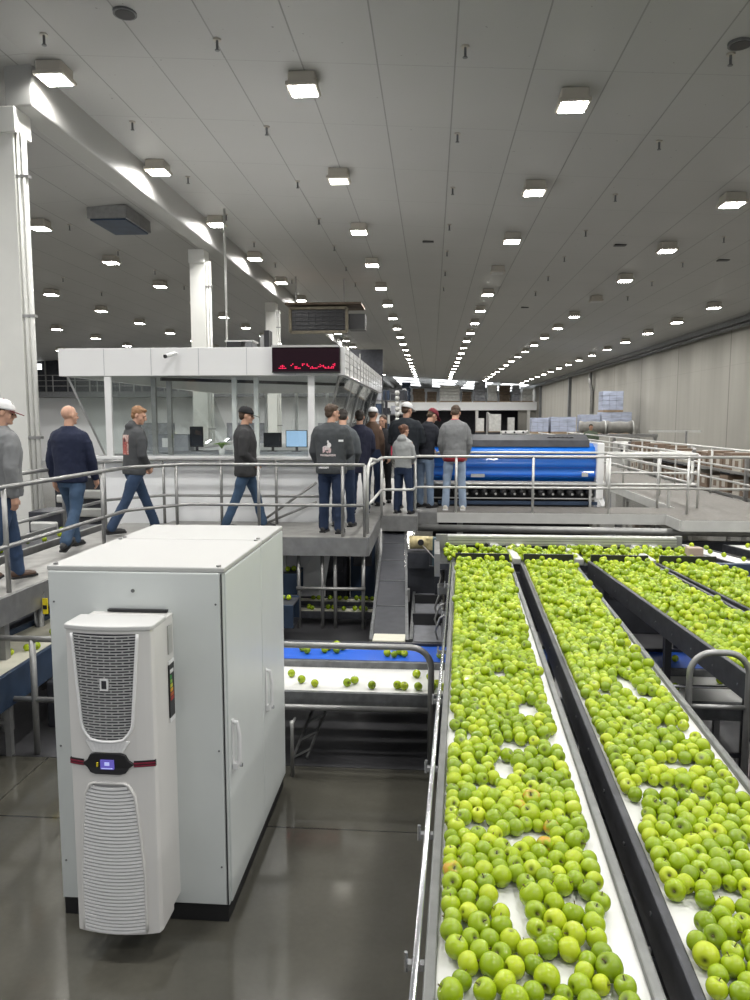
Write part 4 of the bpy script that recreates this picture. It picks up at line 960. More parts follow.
for k in range(16):
    x = BXa + .25 + k * .175
    mb = MB(); mb.tube([(x, 14.0, 1.56), (x, 14.4, 1.56)], .062, 12); o_ = mb.build('roller', M['roll'], t, smooth=True)
    MB().tube([(x + .035, 13.995, 1.53), (x + .035, 13.985, 1.53)], .022, 8).build('roller_hub', M['galvlight'], o_)
MB().box(BXa + .1, BXb + .1, 13.92, 14.0, 1.34, 1.40).build('blue_sill', M['darkblue'], t)
MB().box(BXa, BXb, 13.98, 14.02, 1.44, 1.46).build('rail_strip', M['galvlight'], t)
mb = MB(); mb.prism([(3.0, 13.9), (3.13, 13.9), (3.13, 14.9), (3.0, 14.9)], 1.45, 2.48); mb.build('end_bracket', M['white'], t, bevel=.02)
mb = MB(); mb.bar((3.05, 14.0, 1.5), (3.12, 13.9, 1.3), .12, .1); mb.build('bracket_foot', M['white'], t)
MB().box(-.22, -.0, 13.9, 14.2, 1.32, 2.3).build('left_frame', M['galvlight'], t, bevel=.01)
for z in (1.7, 2.05): MB().tube([(-.11, 13.9, z), (-.11, 13.88, z)], .03, 12).build('frame_bolt', M['galv'], t)
MB().box(BXa + .1, BXb - .1, 14.2, 14.8, 0, .3).build('base', M['dark'], t)
# cable coil on top
mb = MB()
for k in range(6): mb.tube([(2.2 + k * .08 + .07 * math.cos(R(a)), 14.3, 2.5 + .07 * math.sin(R(a))) for a in range(0, 181, 20)], .014, 6)
mb.solo('black_hose', M['black'], 'ribbed black hose lying along the top of the blue machine', 'hose', smooth=True)
# machine row behind (white framed packing line)
for i, (x, y, w) in enumerate(((2.3, 22, 1.0), (3.5, 22.5, .9), (2.6, 27, 1.1), (4.1, 38, 1.3), (9.4, 24, 1.4), (8.8, 28, 1.4), (8.8, 33, 1.6))):
    t = thing('packing_machine', 'white framed packing machine %s' % ('directly behind the blue machine, left one', 'directly behind the blue machine, right one', 'further behind the blue machine', 'in the distance before the wrapped pallets', 'beyond the right walkway, nearest', 'beyond the right walkway, middle', 'beyond the right walkway, farthest')[i], 'machine', (x, y, 0), group='packing machines')
    MB().box(x - w / 2, x + w / 2, y, y + 1, 0, 1.9).build('body', M['galvlight'], t, bevel=.03)
    MB().box(x - w / 2 + .1, x + w / 2 - .1, y - .02, y, 1.0, 1.6).build('window', M['dark'], t)
    for sx in (-1, 1): MB().box(x + sx * w / 2 - .04, x + sx * w / 2 + .04, y - .05, y + .05, 0, 2.25 - .45 * (i > 3)).build('post', M['galvlight'], t)
    MB().box(x - w / 2 - .04, x + w / 2 + .04, y - .05, y + .05, 2.15 - .45 * (i > 3), 2.3 - .45 * (i > 3)).build('head_beam', M['white'], t, bevel=.02)
    for k in range(3 if i < 4 else 0): MB().tube([(x - w / 3 + k * w / 3, y - .06, 2.22), (x - w / 3 + k * w / 3, y - .08, 2.22)], .05, 10).build('knob', M['black'], t)
# wrapped pallets
def pallet(x0, x1, y, z0, z1, lab, base=0, dp=1.3):
    t = thing('wrapped_pallet', lab, 'wrapped pallet', ((x0 + x1) / 2, y, z0), group='blue wrapped carton pallets')
    MB().box(x0, x1, y, y + dp, z0, z0 + .12).build('pallet', M['wood'], t)
    mb = MB(); nx, nz = 3, max(2, int((z1 - z0) / .3)); w = (x1 - x0) / nx; h = (z1 - z0 - .12) / nz
    for k in range(nz):
        for i in range(nx):
            mb.box(x0 + i * w + .006, x0 + (i + 1) * w - .006, y + rnd.uniform(0, .02), y + dp, z0 + .12 + k * h + .005, z0 + .12 + (k + 1) * h - .005)
    mb.build('cartons', M['wrap'], t, bevel=.01)
def shelf_block(x0, x1, y, z, lab, dp=1.6):
    t = thing('steel_stand', lab, 'platform', ((x0 + x1) / 2, y, 0)); MB().box(x0, x1, y - .1, y + dp, z - .15, z).build('top', M['galv'], t)
    for x in (x0 + .1, (x0 + x1) / 2, x1 - .1): MB().box(x - .07, x + .07, y, y + .14, 0, z - .15).build('leg', M['galv'], t)
shelf_block(6.2, 12.5, 48, 1.95, 'steel platform carrying the blue wrapped pallets')
pallet(6.3, 7.3, 48, 1.95, 2.95, 'small wrapped pallet leftmost on the platform by the wall')
pallet(7.45, 9.0, 48, 1.95, 3.0, 'single wrapped pallet second from the left by the concrete wall')
pallet(9.3, 10.5, 48, 1.95, 3.15, 'wrapped pallet just behind the man in green')
pallet(10.55, 12.4, 48, 1.95, 3.3, 'wide lower wrapped pallet beneath the tall stack')
pallet(10.6, 11.85, 48, 3.3, 4.6, 'tall wrapped pallet stacked highest of all by the wall')
# film rolls
for i, x in enumerate((8.3, 9.7)):
    t = thing('film_roll', ('left', 'right')[i] + ' big grey wrapped film roll in front of the pallets', 'roll', (x, 40, 2.05), group='film rolls')
    MB().tube([(x - .62, 40, 2.45), (x - .4, 40, 2.45), (x, 40, 2.45), (x + .4, 40, 2.45), (x + .62, 40, 2.45)], [.36, .28, .33, .28, .36], 18).build('film', M['filmgrey'], t, smooth=True)
    MB().tube([(x + .62, 40, 2.45), (x + .68, 40, 2.45)], .36, 18).build('end_disc', M['galvlight'], t)
shelf_block(7.3, 11.6, 39.8, 2.1, 'grey steel table under the film rolls', 1.0)
# carton racks right
t = thing('carton_rack', 'three level steel rack of cartons along the right walkway', 'rack', (7.4, 20, 0))
for zz in (.62, 1.18, 1.72): MB().box(6.9, 7.9, 13.5, 27, zz - .06, zz).build('shelf', M['galv'], t)
for y in (13.6, 17, 20.4, 23.8, 26.9):
    for x in (6.9, 7.9): MB().box(x - .04, x + .04, y - .04, y + .04, 0, 2.1).build('upright', M['galv'], t)
bp_ = {}
cnt = 0
for lev, zz in (('bottom', .62), ('middle', 1.18), ('top', 1.72)):
    y = 13.8
    while y < 26.4:
        w = rnd.choice([.38, .45, .5]); h = rnd.choice([.28, .34, .4]); kind = rnd.choice(['carton', 'cartonwhite', 'carton'])
        key = (w, h, kind)
        lab = '%s carton on the %s level of the right hand rack' % ('brown' if kind == 'carton' else 'pale', lev)
        if key not in bp_:
            c = thing('carton', lab, 'carton', (7.2, y, zz)); bp_[key] = c
            MB().box(-.26, .26, 0, w, 0, h).build('box', M[kind], c, local=True, bevel=.004); MB().box(-.262, -.259, w * .3, w * .7, h * .3, h * .7).build('print_panel', M['cartonwhite' if kind == 'carton' else 'carton'], c, local=True)
            MB().box(-.2, .2, w * .44, w * .56, h, h + .003).build('tape', M['cartonwhite'], c, local=True)
        else: c = copy_tree(bp_[key], (7.2, y, zz), lab)
        c['group'] = 'cartons on the %s rack level' % lev
        y += w + rnd.choice([.04, .08, .3])
MB().box(6.3, 12.4, 30, 30.6, 1.1, 1.5).solo('overhead_chute', M['galvlight'], 'pale long chute across behind the right walkway', 'chute', bevel=.02)
t = thing('flag_arm', 'thin horizontal steel arm on a post before the concrete wall', 'arm', (9, 26, 0))
MB().box(7.3, 9.0, 26, 26.06, 2.45, 2.52).build('arm', M['galvlight'], t); MB().box(8.5, 8.56, 26, 26.06, 0, 2.5).build('post', M['galv'], t)
MB().box(4.2, 5.9, 27.6, 28.9, .0, .97).solo('work_stand', M['galv'], 'low steel work stand the distant man stands on', 'platform') if False else None

# ------------------------------------------------------------------ apples
def apple_mesh(name, seg, ring, m, stem_in=False):
    vs = []; cal = []; fs = []
    # profile (r, z) of a slightly conical apple of radius 1
    def prof(t):  # t 0 bottom .. 1 top
        a = -PI / 2 + PI * t; r = math.cos(a) ** .85 if math.cos(a) > 0 else 0; z = math.sin(a) * .92
        z -= .34 * math.exp(-(r / .22) ** 2) * (1 if t > .5 else 0); z += .22 * math.exp(-(r / .2) ** 2) * (1 if t <= .5 else 0)
        r *= 1 + .05 * math.sin(a); return r, z
    ts = [0] + [(i / ring) for i in range(1, ring)] + [1]
    vs.append((0, 0, prof(0)[1])); cal.append(1.)
    for t in ts[1:-1]:
        r, z = prof(t)
        for j in range(seg):
            a = 2 * PI * j / seg; k = 1 + .02 * math.cos(5 * a) * (1 - t); vs.append((r * math.cos(a) * k, r * math.sin(a) * k, z)); cal.append(1. if r < .16 else (.25 if r < .28 else 0.))
    vs.append((0, 0, prof(1)[1])); cal.append(1.); L = len(vs) - 1
    for j in range(seg):
        k = (j + 1) % seg; fs.append((0, 1 + k, 1 + j)); fs.append((L, L - seg + j, L - seg + k))
        for i in range(ring - 2): a = 1 + i * seg; fs.append((a + j, a + k, a + seg + k, a + seg + j))
    return np.array(vs), fs, np.array(cal)
def mesh_from(name, V, Fc, cal, m):
    me = bpy.data.meshes.new(name); me.from_pydata(V.tolist(), [], Fc); me.update(); me.materials.append(m)
    at = me.attributes.new('calyx', 'FLOAT', 'POINT'); at.data.foreach_set('value', cal.astype(np.float32))
    me.polygons.foreach_set('use_smooth', [True] * len(me.polygons)); return me
HV, HF, HCAL = apple_mesh('hi', 22, 15, None)
LV, LF, LCAL = apple_mesh('lo', 12, 9, None)
AM = [mesh_from('apple', HV * np.array(s), HF, HCAL, M['apple']) for s in ((1, 1, 1), (1, .97, .95), (.98, 1, 1.05))]
AB = mesh_from('apple', HV, HF, HCAL, M['blush'])
sm = MB(); sm.tube([(0, 0, .5), (.02, 0, .8), (.09, .02, 1.08)], [.05, .04, .065], 6)
SM = bpy.data.meshes.new('stem'); SM.from_pydata(sm.v, [], sm.f); SM.materials.append(M['stem'])
APP = []   # x,y,z,r,(rot),belt,tag
gaps = {0: [(.42, 4.44, .05, .10), (.52, 3.89, .06, .14), (.40, 3.43, .10, .06), (.33, 3.2, .05, .12), (.23, 3.03, .07, .05), (.19, 2.72, .07, .05), (.37, 2.66, .09, .04), (.30, 2.63, .04, .06), (.28, 2.25, .035, .17), (.37, 2.0, .05, .05), (.48, 2.3, .03, .08), (.56, 2.1, .04, .15)],
        1: [(1.14, 4.30, .05, .22), (1.20, 4.12, .09, .09), (.97, 4.17, .06, .08), (1.25, 3.67, .04, .07), (1.12, 3.29, .12, .06), (.95, 3.07, .14, .06), (1.10, 3.02, .04, .05), (.80, 2.25, .03, .10), (.97, 2.37, .05, .05), (.79, 2.9, .05, .15), (1.33, 3.4, .02, .3)],
        2: [(2.16, 5.85, .05, .07), (2.28, 5.82, .08, .08), (2.1, 7.0, .04, .05)], 3: [(2.85, 7.5, .05, .06), (2.7, 6.3, .06, .06)]}
rs = np.random.RandomState(4)
def edge(i, y):
    a, b, c, d = Q[i]; s = (y - a[1]) / (c[1] - a[1]); return a[0] + (c[0] - a[0]) * s, b[0] + (d[0] - b[0]) * s
def pack(i, y0, y1, dens, marginR):
    L, Rr = edge(i, (y0 + y1) / 2); area = (Rr - L) * (y1 - y0); n = int(area * dens / (PI * .032 ** 2))
    y = rs.uniform(y0, y1, n); l, r = edge(i, y); x = l + .03 + (r - l - .06 - marginR) * rs.uniform(0, 1, n)
    rad = np.clip(rs.normal(.0322, .0030, n), .025, .040)
    for it in range(70):
        dx = x[:, None] - x[None]; dy = y[:, None] - y[None]; d = np.sqrt(dx * dx + dy * dy) + 1e-6; mn = (rad[:, None] + rad[None]) * .97
        ov = np.clip(mn - d, 0, None); np.fill_diagonal(ov, 0)
        x += (dx / d * ov).sum(1) * .42; y += (dy / d * ov).sum(1) * .42
        for (gx, gy, ga, gb) in gaps.get(i, ()):
            u = (x - gx) / (ga + .02); v = (y - gy) / (gb + .02); q = np.sqrt(u * u + v * v) + 1e-6; ins = q < 1
            x[ins] = gx + u[ins] / q[ins] * (ga + .02); y[ins] = gy + v[ins] / q[ins] * (gb + .02)
        y = np.clip(y, y0 + .03, y1 - .035); l, r = edge(i, y); mr = marginR * np.clip((7.6 - y) / 3., .15, 1.)
        x = np.clip(x, l + rad + .004, r - rad - .004 - mr)
    for a, b, c in zip(x, y, rad): APP.append([a, b, BZ + c * .97, c, i])
    return x, y, rad
dn = [.69, .67, .84, .84]
for i, (ya, mr) in enumerate(((1.55, .035), (1.6, .03), (3.9, .02), (5.2, .02))):
    segs = []
    yb = ya
    while yb < 8.0:
        ye = min(8.03, yb + 1.35)
        if 8.03 - ye < .4: ye = 8.03
        f = dn[i] if yb < 3.7 else (.82 if yb < 5.2 else .9)
        x, y, rad = pack(i, yb, ye, f, mr)
        # second layer towards the head of the belt
        if ye > 4.6:
            m = int(len(x) * (.10 if ye < 5.8 else .2))
            for j in rs.choice(len(x), m, replace=False): APP.append([x[j] + rs.uniform(-.02, .02), y[j] + .03, BZ + .075, rad[j], i])
        yb = ye
for k in range(480): # trough
    x = rs.uniform(.14, 2.93); y = rs.uniform(8.17, 8.9); APP.append([x, y, 1.38 + rs.choice([0, 0, .045]), .032, 4])
def loose(lst, z, tag):
    for x, y in lst: r = rs.uniform(.034, .039); APP.append([x, y, z + r * .97, r, tag])
loose([(-1.13, 6.35), (-1.0, 6.27), (-.72, 6.3), (-.66, 6.36), (-.5, 6.25), (-.28, 6.27), (-.22, 6.25), (-.12, 6.56), (-.1, 6.25), (-.0, 6.5), (.02, 6.25), (.06, 6.33), (.13, 6.24), (.2, 6.5), (.25, 6.42), (.28, 6.5), (.42, 6.3), (-1.25, 6.5), (2.1, 6.4), (2.55, 6.6)], .6, 'w')
loose([(-1.22, 7.18), (-1.28, 7.25), (-1.02, 7.3), (-.98, 7.36), (-.93, 7.22), (-.88, 7.32), (-.95, 7.4), (-1.05, 7.22), (-.42, 7.15), (-.35, 7.12), (-.3, 7.2), (-.25, 7.15), (.1, 7.12), (.2, 7.2), (.3, 7.15), (.38, 7.13), (1.95, 7.15), (2.1, 7.3), (2.35, 7.2)], .6, 'b')
loose([(-3.95, 6.6), (-3.87, 6.75), (-3.8, 6.8), (-3.78, 7.1), (-3.9, 7.3)], .7, 'l')
loose([(-1.75 + .075 * k + rs.uniform(-.02, .02), 10.43 + rs.uniform(-.04, .04)) for k in (0, 1, 4, 5, 7, 9, 10, 11, 13, 14, 15)], .2, 'u')
loose([(-1.75 + .08 * k + rs.uniform(-.02, .02), 10.93) for k in (0, 1, 3, 5, 6, 8, 9, 10, 11, 12, 13)], .22, 'u')
loose([(-2.5 + .08 * k, 9.5 + rs.uniform(-.1, .1)) for k in range(9)], .55, 'v'); loose([(-2.6 + .08 * k, 10.45 + rs.uniform(-.06, .06)) for k in range(9)], .75, 'v')
loose([(-5.2, 8.6), (-5.15, 8.75), (-5.25, 9.3), (-5.1, 9.45), (-5.12, 9.9), (-5.2, 8.4), (-5.3, 10.3)], 1.3, 'r')
loose([(5.2 - .3 * k + rs.uniform(-.1, .1), 7.9 + .95 * k + rs.uniform(-.1, .1)) for k in np.linspace(0, 4, 16)], .95, 's')
loose([(5.95 - .3 * k + rs.uniform(-.1, .1), 8.5 + .9 * k + rs.uniform(-.1, .1)) for k in np.linspace(0, 3.6, 14)], .95, 's')
A2 = []
for a in APP:
    px, py, pz = proj(a[0], a[1], a[2])
    A2.append((0 if (0 < px < 750 and 0 < py < 1003) else 1, a[1] if not isinstance(a[4], str) else (a[1] if a[4] in 'wb' else 20), a))
A2.sort(key=lambda q: (q[0], q[1]))
blushpts = [(.40, 2.60), (.42, 2.95), (.36, 2.85), (.44, 2.72), (.10, 2.45), (.85, 3.4), (2.05, 4.9), (1.05, 5.6), (1.8, 7.9)]
hero = []; rest = []
main = [q for q in A2 if not (isinstance(q[2][4], str) and q[2][4] in 'wb')]
side = [q for q in A2 if isinstance(q[2][4], str) and q[2][4] in 'wb']
for k, q in enumerate(main): (hero if k < 262 and q[0] == 0 else rest).append(q[2])
hero += [q[2] for q in side]
used_b = set()
def near_blush(a):
    for i, (bx, by) in enumerate(blushpts):
        if i not in used_b and abs(a[0] - bx) < .035 and abs(a[1] - by) < .035: used_b.add(i); return True
    return False
blab = ['blush', 'one']
nb = 0
for a in hero:
    b = isinstance(a[4], int) and near_blush(a)
    o = bpy.data.objects.new('apple', AB if b else AM[rs.randint(3)]); COL.objects.link(o)
    o.location = (a[0], a[1], a[2]); r = a[3]; o.scale = (r, r, r); o.rotation_euler = (rs.normal(0, 1.1), rs.normal(0, 1.1), rs.uniform(0, 6.28))
    o['category'] = 'apple'; o['_w'] = [a[0], a[1], a[2]]
    if a[4] == 'w': lab, g = 'loose green apple on the white cross conveyor behind the guard rail', 'loose apples on the white cross conveyor'
    elif a[4] == 'b': lab, g = 'loose green apple on the bright blue cross conveyor', 'loose apples on the blue cross conveyor'
    elif b:
        nb += 1; lab = 'apple with orange blush among green ones on the %s belt, %s' % (('leftmost', 'second', 'third', 'fourth')[a[4]], ('nearest blushed one', 'second blushed one', 'third blushed one', 'fourth blushed one', 'fifth blushed one', 'sixth blushed one', 'seventh blushed one', 'eighth blushed one')[min(nb - 1, 7)]); g = 'blushed apples on the sorting belts'
    elif a[4] == 0:
        z = 'at the picture bottom' if a[1] < 2.1 else ('in the near half' if a[1] < 2.6 else 'a little further up')
        lab = 'plain green apple crowded on leftmost belt, %s' % z; g = 'green apples on the leftmost belt, ' + z
    else:
        z = 'at its nearest end' if a[1] < 2.8 else 'around the bare white gaps'
        lab = 'plain green apple crowded on the second sorting belt, %s' % z; g = 'green apples on the second belt, ' + z
    o['label'] = lab; o['group'] = g
    s = bpy.data.objects.new('stem', SM); COL.objects.link(s); s.parent = o
def rotm(a, b, c): return np.array((Matrix.Rotation(c, 3, 'Z') @ Matrix.Rotation(b, 3, 'Y') @ Matrix.Rotation(a, 3, 'X')))
VV = []; FF = []; CC = []; off = 0; BV = []
for a in rest:
    Rm = rotm(rs.normal(0, 1.1), rs.normal(0, 1.1), rs.uniform(0, 6.28)); V = (LV * a[3]) @ Rm.T + np.array(a[:3]); VV.append(V); FF += [tuple(i + off for i in f) for f in LF]; CC.append(LCAL); off += len(LV)
me = mesh_from('apples_on_belts', np.concatenate(VV), FF, np.concatenate(CC), M['apple'])
o = bpy.data.objects.new('apples_on_belts', me); COL.objects.link(o); o['kind'] = 'stuff'; o['label'] = 'mass of green apples farther up the white sorting belts and feeders'; o['category'] = 'apples'
print('apples', len(hero), len(rest), 'blush', nb)

# ------------------------------------------------------------------ people
M['skin'] = mat('skin', (.52, .30, .21), .55, noise=.06, nscale=20); M['skin2'] = mat('skin_tan', (.36, .20, .13), .55)
M['eye'] = mat('eye', (.03, .02, .02), .3)
TEX = bpy.data.textures.new('folds', 'CLOUDS'); TEX.noise_scale = .11; TEX.noise_depth = 2
TEX2 = bpy.data.textures.new('hair_lumps', 'CLOUDS'); TEX2.noise_scale = .03
def soften(o, vox, disp=0, tex=None, sm=4):
    r = o.modifiers.new('remesh', 'REMESH'); r.mode = 'VOXEL'; r.voxel_size = vox; r.use_smooth_shade = True
    if sm: s = o.modifiers.new('smooth', 'SMOOTH'); s.factor = .5; s.iterations = sm
    if disp:
        d = o.modifiers.new('folds', 'DISPLACE'); d.texture = tex or TEX; d.strength = disp; d.mid_level = .5
def person(label, loc, rz, h=1.78, top=None, pants=None, shoe=None, legs=((0, 0, 3), (0, 0, 3)), arms=((0, 8, 10, 0), (0, 8, 10, 0)), head=(0, 0), hair=('short', None), cap=None, bulk=1., hem=.86, hood=False, skin='skin', lean=0, vox=.009, hemc=None, collar=None, legw=1., name='person', sleeve=None, puff=1.):
    t = thing('person', label, 'person', loc, R(rz)); k = h / 1.78
    A = []; 
    for sgn, (a, kn, sp_) in zip((-1, 1), legs):
        hip = Vector((sgn * .088, 0, .93)); th = Vector((sgn * math.sin(R(sp_)), math.sin(R(a)), -math.cos(R(a)))).normalized()
        knee = hip + th * .43; b = R(a - kn); sh = Vector((sgn * math.sin(R(sp_)) * .6, math.sin(b), -math.cos(b))).normalized(); ank = knee + sh * .415
        A.append([hip, knee, ank, sgn, sh])
    dz = .085 - min(x[2].z for x in A)
    up = Vector((0, 0, dz))
    for x in A:
        for i in range(3): x[i] = (x[i] + up)
    ln = Matrix.Rotation(R(-lean), 4, 'X'); piv = Vector((0, 0, .95 + dz))
    def TU(p): return piv + ln @ (Vector(p) + up - piv)       # upper body transform
    hy, hp = head; HM = Matrix.Rotation(R(hy), 4, 'Z') @ Matrix.Rotation(R(-hp), 4, 'X'); hpv = Vector((0, 0, 1.53))
    def TH(p): p = Vector(p); return TU(hpv + HM @ (p - hpv))
    S = lambda p: Vector(p) * k
    B = []
    for sgn, (a, ab, fl, inn) in zip((-1, 1), arms):
        sh = Vector((sgn * .172 * bulk, 0, 1.415)); d = Vector((sgn * math.sin(R(ab)), math.sin(R(a)) * math.cos(R(ab)), -math.cos(R(a)) * math.cos(R(ab))))
        el = sh + d * .29; c = R(a + fl); f = Vector((-sgn * math.sin(R(inn)), math.sin(c) * math.cos(R(inn)), -math.cos(c) * math.cos(R(inn)))).normalized()
        wr = el + f * .25; B.append([TU(sh), TU(el), TU(wr), sgn, (ln @ f).normalized()])
    # ---- body: head, neck, trunk, limbs, hands as one surface
    mb = MB()
    def E(c, r, T=TH, n=16, m=12): mb.ell(c, r, n, m, lambda p: S(T(p)))
    E((0, -.012, 1.69), (.074, .092, .088)); E((0, .022, 1.645), (.062, .068, .09)); E((0, .05, 1.60), (.045, .042, .045)); E((0, .098, 1.65), (.013, .022, .026)); E((0, .112, 1.642), (.014, .014, .011))
    E((0, .078, 1.69), (.05, .018, .014)); E((0, .09, 1.612), (.024, .011, .009)); E((0, .078, 1.578), (.026, .022, .018))
    for q in (-1, 1): E((q * .077, -.002, 1.655), (.010, .02, .032)); E((q * .03, .058, 1.635), (.03, .025, .03))
    mb.limb([S(TU((0, -.012, 1.42))), S(TU((0, -.008, 1.5))), S(TH((0, .0, 1.6)))], [.062 * k, .056 * k, .056 * k])
    mb.loft([((0, 0, .90), .13, .09), ((0, 0, 1.05), .13, .085), ((0, 0, 1.3), .155, .095), ((0, 0, 1.42), .13, .07), ((0, 0, 1.46), .07, .05)], 16, lambda p: S(TU(p)))
    for hip, knee, ank, sgn, sh in A: mb.limb([S(hip), S(knee), S(ank)], [.07 * k, .045 * k, .032 * k])
    for sh, el, wr, sgn, f in B:
        mb.limb([S(sh), S(el), S(wr)], [.034 * k, .026 * k, .025 * k])
        side = Vector((0, 0, 1)).cross(f) if abs(f.z) < .9 else Vector((0, 1, 0)); side = (side - f * side.dot(f)).normalized(); nrm = f.cross(side).normalized() 
        inw = Vector((-sgn, 0, 0)); pal = (inw - f * inw.dot(f)).normalized(); side = f.cross(pal)
        if side.y < 0: side = -side
        c = wr + f * .05
        mb.limb([S(wr), S(wr + f * .075)], [.030 * k, .034 * k], 10)
        for q, (o_, ln_) in enumerate(((-.027, .062), (-.009, .075), (.009, .08), (.027, .072))):
            p0 = wr + f * .08 + side * o_; p1 = p0 + f * ln_ * .55 + pal * .008; p2 = p1 + f * ln_ * .4 + pal * .024
            mb.limb([S(p0), S(p1), S(p2)], [.0098 * k, .009 * k, .0078 * k], 8)
        p0 = wr + f * .035 + side * .024; p1 = p0 + f * .04 + side * .026 + pal * .01; p2 = p1 + f * .03 + side * .004 + pal * .012
        mb.limb([S(p0), S(p1), S(p2)], [.0125 * k, .0105 * k, .0085 * k], 8)
    body = mb.build('body', M[skin], t, local=True, smooth=True); soften(body, vox * .78, sm=1)
    mb = MB()
    for q in (-1, 1):
        mb = MB(); mb.ell((q * .03, .083, 1.662), (.011, .008, .007), 10, 8, lambda p: S(TH(p))); mb.build('eye', M['eye'], t, local=True, smooth=True)
    # ---- trousers
    mb = MB(); w = legw
    mb.loft([((0, -.005, .80), .145 * w, .105 * w), ((0, -.01, .90), .165 * w, .125 * w), ((0, -.005, 1.0), .155 * w, .115 * w), ((0, 0, 1.04), .15, .11)], 20, lambda p: S(Vector(p) + up))
    for hip, knee, ank, sgn, sh in A: mb.limb([S(hip + Vector((0, 0, -.04))), S(hip.lerp(knee, .5)), S(knee), S(knee.lerp(ank, .5)), S(ank + sh * -.0)], [.096 * k * w, .085 * k * w, .068 * k * w, .066 * k * w, .066 * k * w], 14)
    o_ = mb.build('trousers', pants, t, local=True, smooth=True); soften(o_, vox * 1.1, .018)
    # ---- shoes
    for hip, knee, ank, sgn, sh in A:
        tilt = -math.asin(max(-.9, min(.9, sh.y))) * .7 if (ank.z > .12) else 0
        RX = Matrix.Rotation(tilt, 4, 'X'); base = Vector((ank.x, ank.y, ank.z - .085))
        def TS(p, base=base, RX=RX, sgn=sgn): 
            q = RX @ (Vector(p)); return S(base + q)
        mb = MB(); mb.ell((0, -.02, .05), (.043, .062, .052), 14, 10, TS); mb.ell((sgn * .004, .07, .035), (.048, .105, .036), 14, 10, TS); mb.ell((sgn * .006, .13, .03), (.046, .06, .03), 14, 10, TS)
        o_ = mb.build('shoe', shoe, t, local=True, smooth=True); soften(o_, .008)
        mb = MB(); mb.prism([(-.042, -.075), (.042, -.075), (.05, .02), (.054, .12), (.03, .19), (-.01, .195), (-.04, .15), (-.046, .02)], -.002, .022, lambda x, y, z: tuple(TS((x, y, z))))
        mb.build('sole', M['white'] if shoe.name.startswith('white') else M['black'], o_, local=True)
    # ---- top garment
    mb = MB(); b = bulk
    mb.loft([((0, 0, hem), .175 * b, .128 * b), ((0, 0, hem + .05), .183 * b, .135 * b), ((0, 0, 1.02), .172 * b, .128 * b), ((0, .0, 1.15), .178 * b, .13 * b), ((0, 0, 1.28), .195 * b, .138 * b), ((0, -.005, 1.37), .205 * b, .13 * b), ((0, -.01, 1.44), .188 * b, .112 * b), ((0, -.012, 1.482), .145 * b, .088 * b), ((0, -.012, 1.505), .10 * b, .076 * b), ((0, -.01, 1.535), .076, .07)], 24, lambda p: S(TU(p)))
    for sh, el, wr, sgn, f in B:
        mb.limb([S(sh - Vector((sgn * .03, 0, 0))), S(sh.lerp(el, .3)), S(el), S(el.lerp(wr, .5)), S(wr - f * .01)], [.060 * k * b * puff, .060 * k * b * puff, .054 * k * b * puff, .050 * k * b * puff, .042 * k * b * puff], 14)
    if hood: mb.ell((0, -.07, 1.50), (.105, .07, .065), 18, 12, lambda p: S(TU(p))); mb.ell((0, -.055, 1.54), (.085, .05, .05), 18, 12, lambda p: S(TU(p)))
    o_ = mb.build('jacket' if name == 'jacket' else 'sweatshirt', top, t, local=True, smooth=True); soften(o_, vox * 1.1, .022)
    if hood: pass
    if collar:
        mb = MB(); mb.loft([((0, -.01, 1.49), .078, .073), ((0, -.008, 1.545), .068, .066)], 18, lambda p: S(TU(p))); mb.build('collar', collar, t, local=True, smooth=True)
    if hemc:
        mb = MB(); mb.loft([((0, 0, hem - .07), .168 * b, .125 * b), ((0, 0, hem + .03), .17 * b, .125 * b)], 22, lambda p: S(TU(p))); mb.build('shirt_hem', hemc, t, local=True, smooth=True)
    # ---- hair
    st, hm = hair
    if st != 'bald':
        mb = MB(); HE = lambda c, r: mb.ell(c, r, 18, 12, lambda p: S(TH(p)))
        HE((0, -.026, 1.708), (.082, .094, .084)); HE((0, -.052, 1.65), (.070, .052, .062))
        if st == 'short': HE((0, .03, 1.75), (.06, .05, .03))
        if st == 'long': HE((0, -.06, 1.58), (.075, .045, .12)); HE((.06, -.02, 1.58), (.025, .04, .12)); HE((-.06, -.02, 1.58), (.025, .04, .12))
        if st == 'bun': HE((0, -.12, 1.70), (.045, .04, .045)); HE((0, .02, 1.75), (.06, .05, .03))
        if st == 'pony': HE((0, -.11, 1.66), (.045, .04, .07)); HE((0, .02, 1.75), (.06, .05, .03))
        o_ = mb.build('hair', hm, t, local=True, smooth=True); soften(o_, .008, .014, TEX2, 2)
    elif hm:
        mb = MB(); mb.ell((0, -.03, 1.655), (.079, .077, .05), 18, 12, lambda p: S(TH(p))); o_ = mb.build('hair', hm, t, local=True, smooth=True); soften(o_, .008, 0, None, 1)
    if cap:
        cm, bm, fm = cap
        vs = []; n_ = 24; mb = MB(); rings = []
        for i in range(9):
            a = PI / 2 * i / 8; rings.append(((0, -.008 - .01 * math.sin(a), 1.695 + .098 * math.sin(a)), max(.002, .091 * math.cos(a) ** .75), max(.002, .112 * math.cos(a) ** .75)))
        mb.loft(rings, n_, lambda p: S(TH(p))); c_ = mb.build('cap', cm, t, local=True, smooth=True)
        mb = MB(); out = [(x / 20 * .075, .085 + .10 * (1 - (x / 20) ** 2) ** .5) for x in range(-20, 21, 4)]
        out = [(-.078, .06)] + out + [(.078, .06)]
        mb.prism(out, 1.694, 1.702, lambda x, y, z: tuple(S(TH((x, y, z - (y - .06) * .22 - .9 * x * x))))); mb.build('brim', bm, c_, local=True)
        if fm:
            mb = MB(); mb.ell((0, .03, 1.735), (.078, .078, .055), 18, 12, lambda p: S(TH(p))); mb.build('front_panel', fm, c_, local=True, smooth=True)
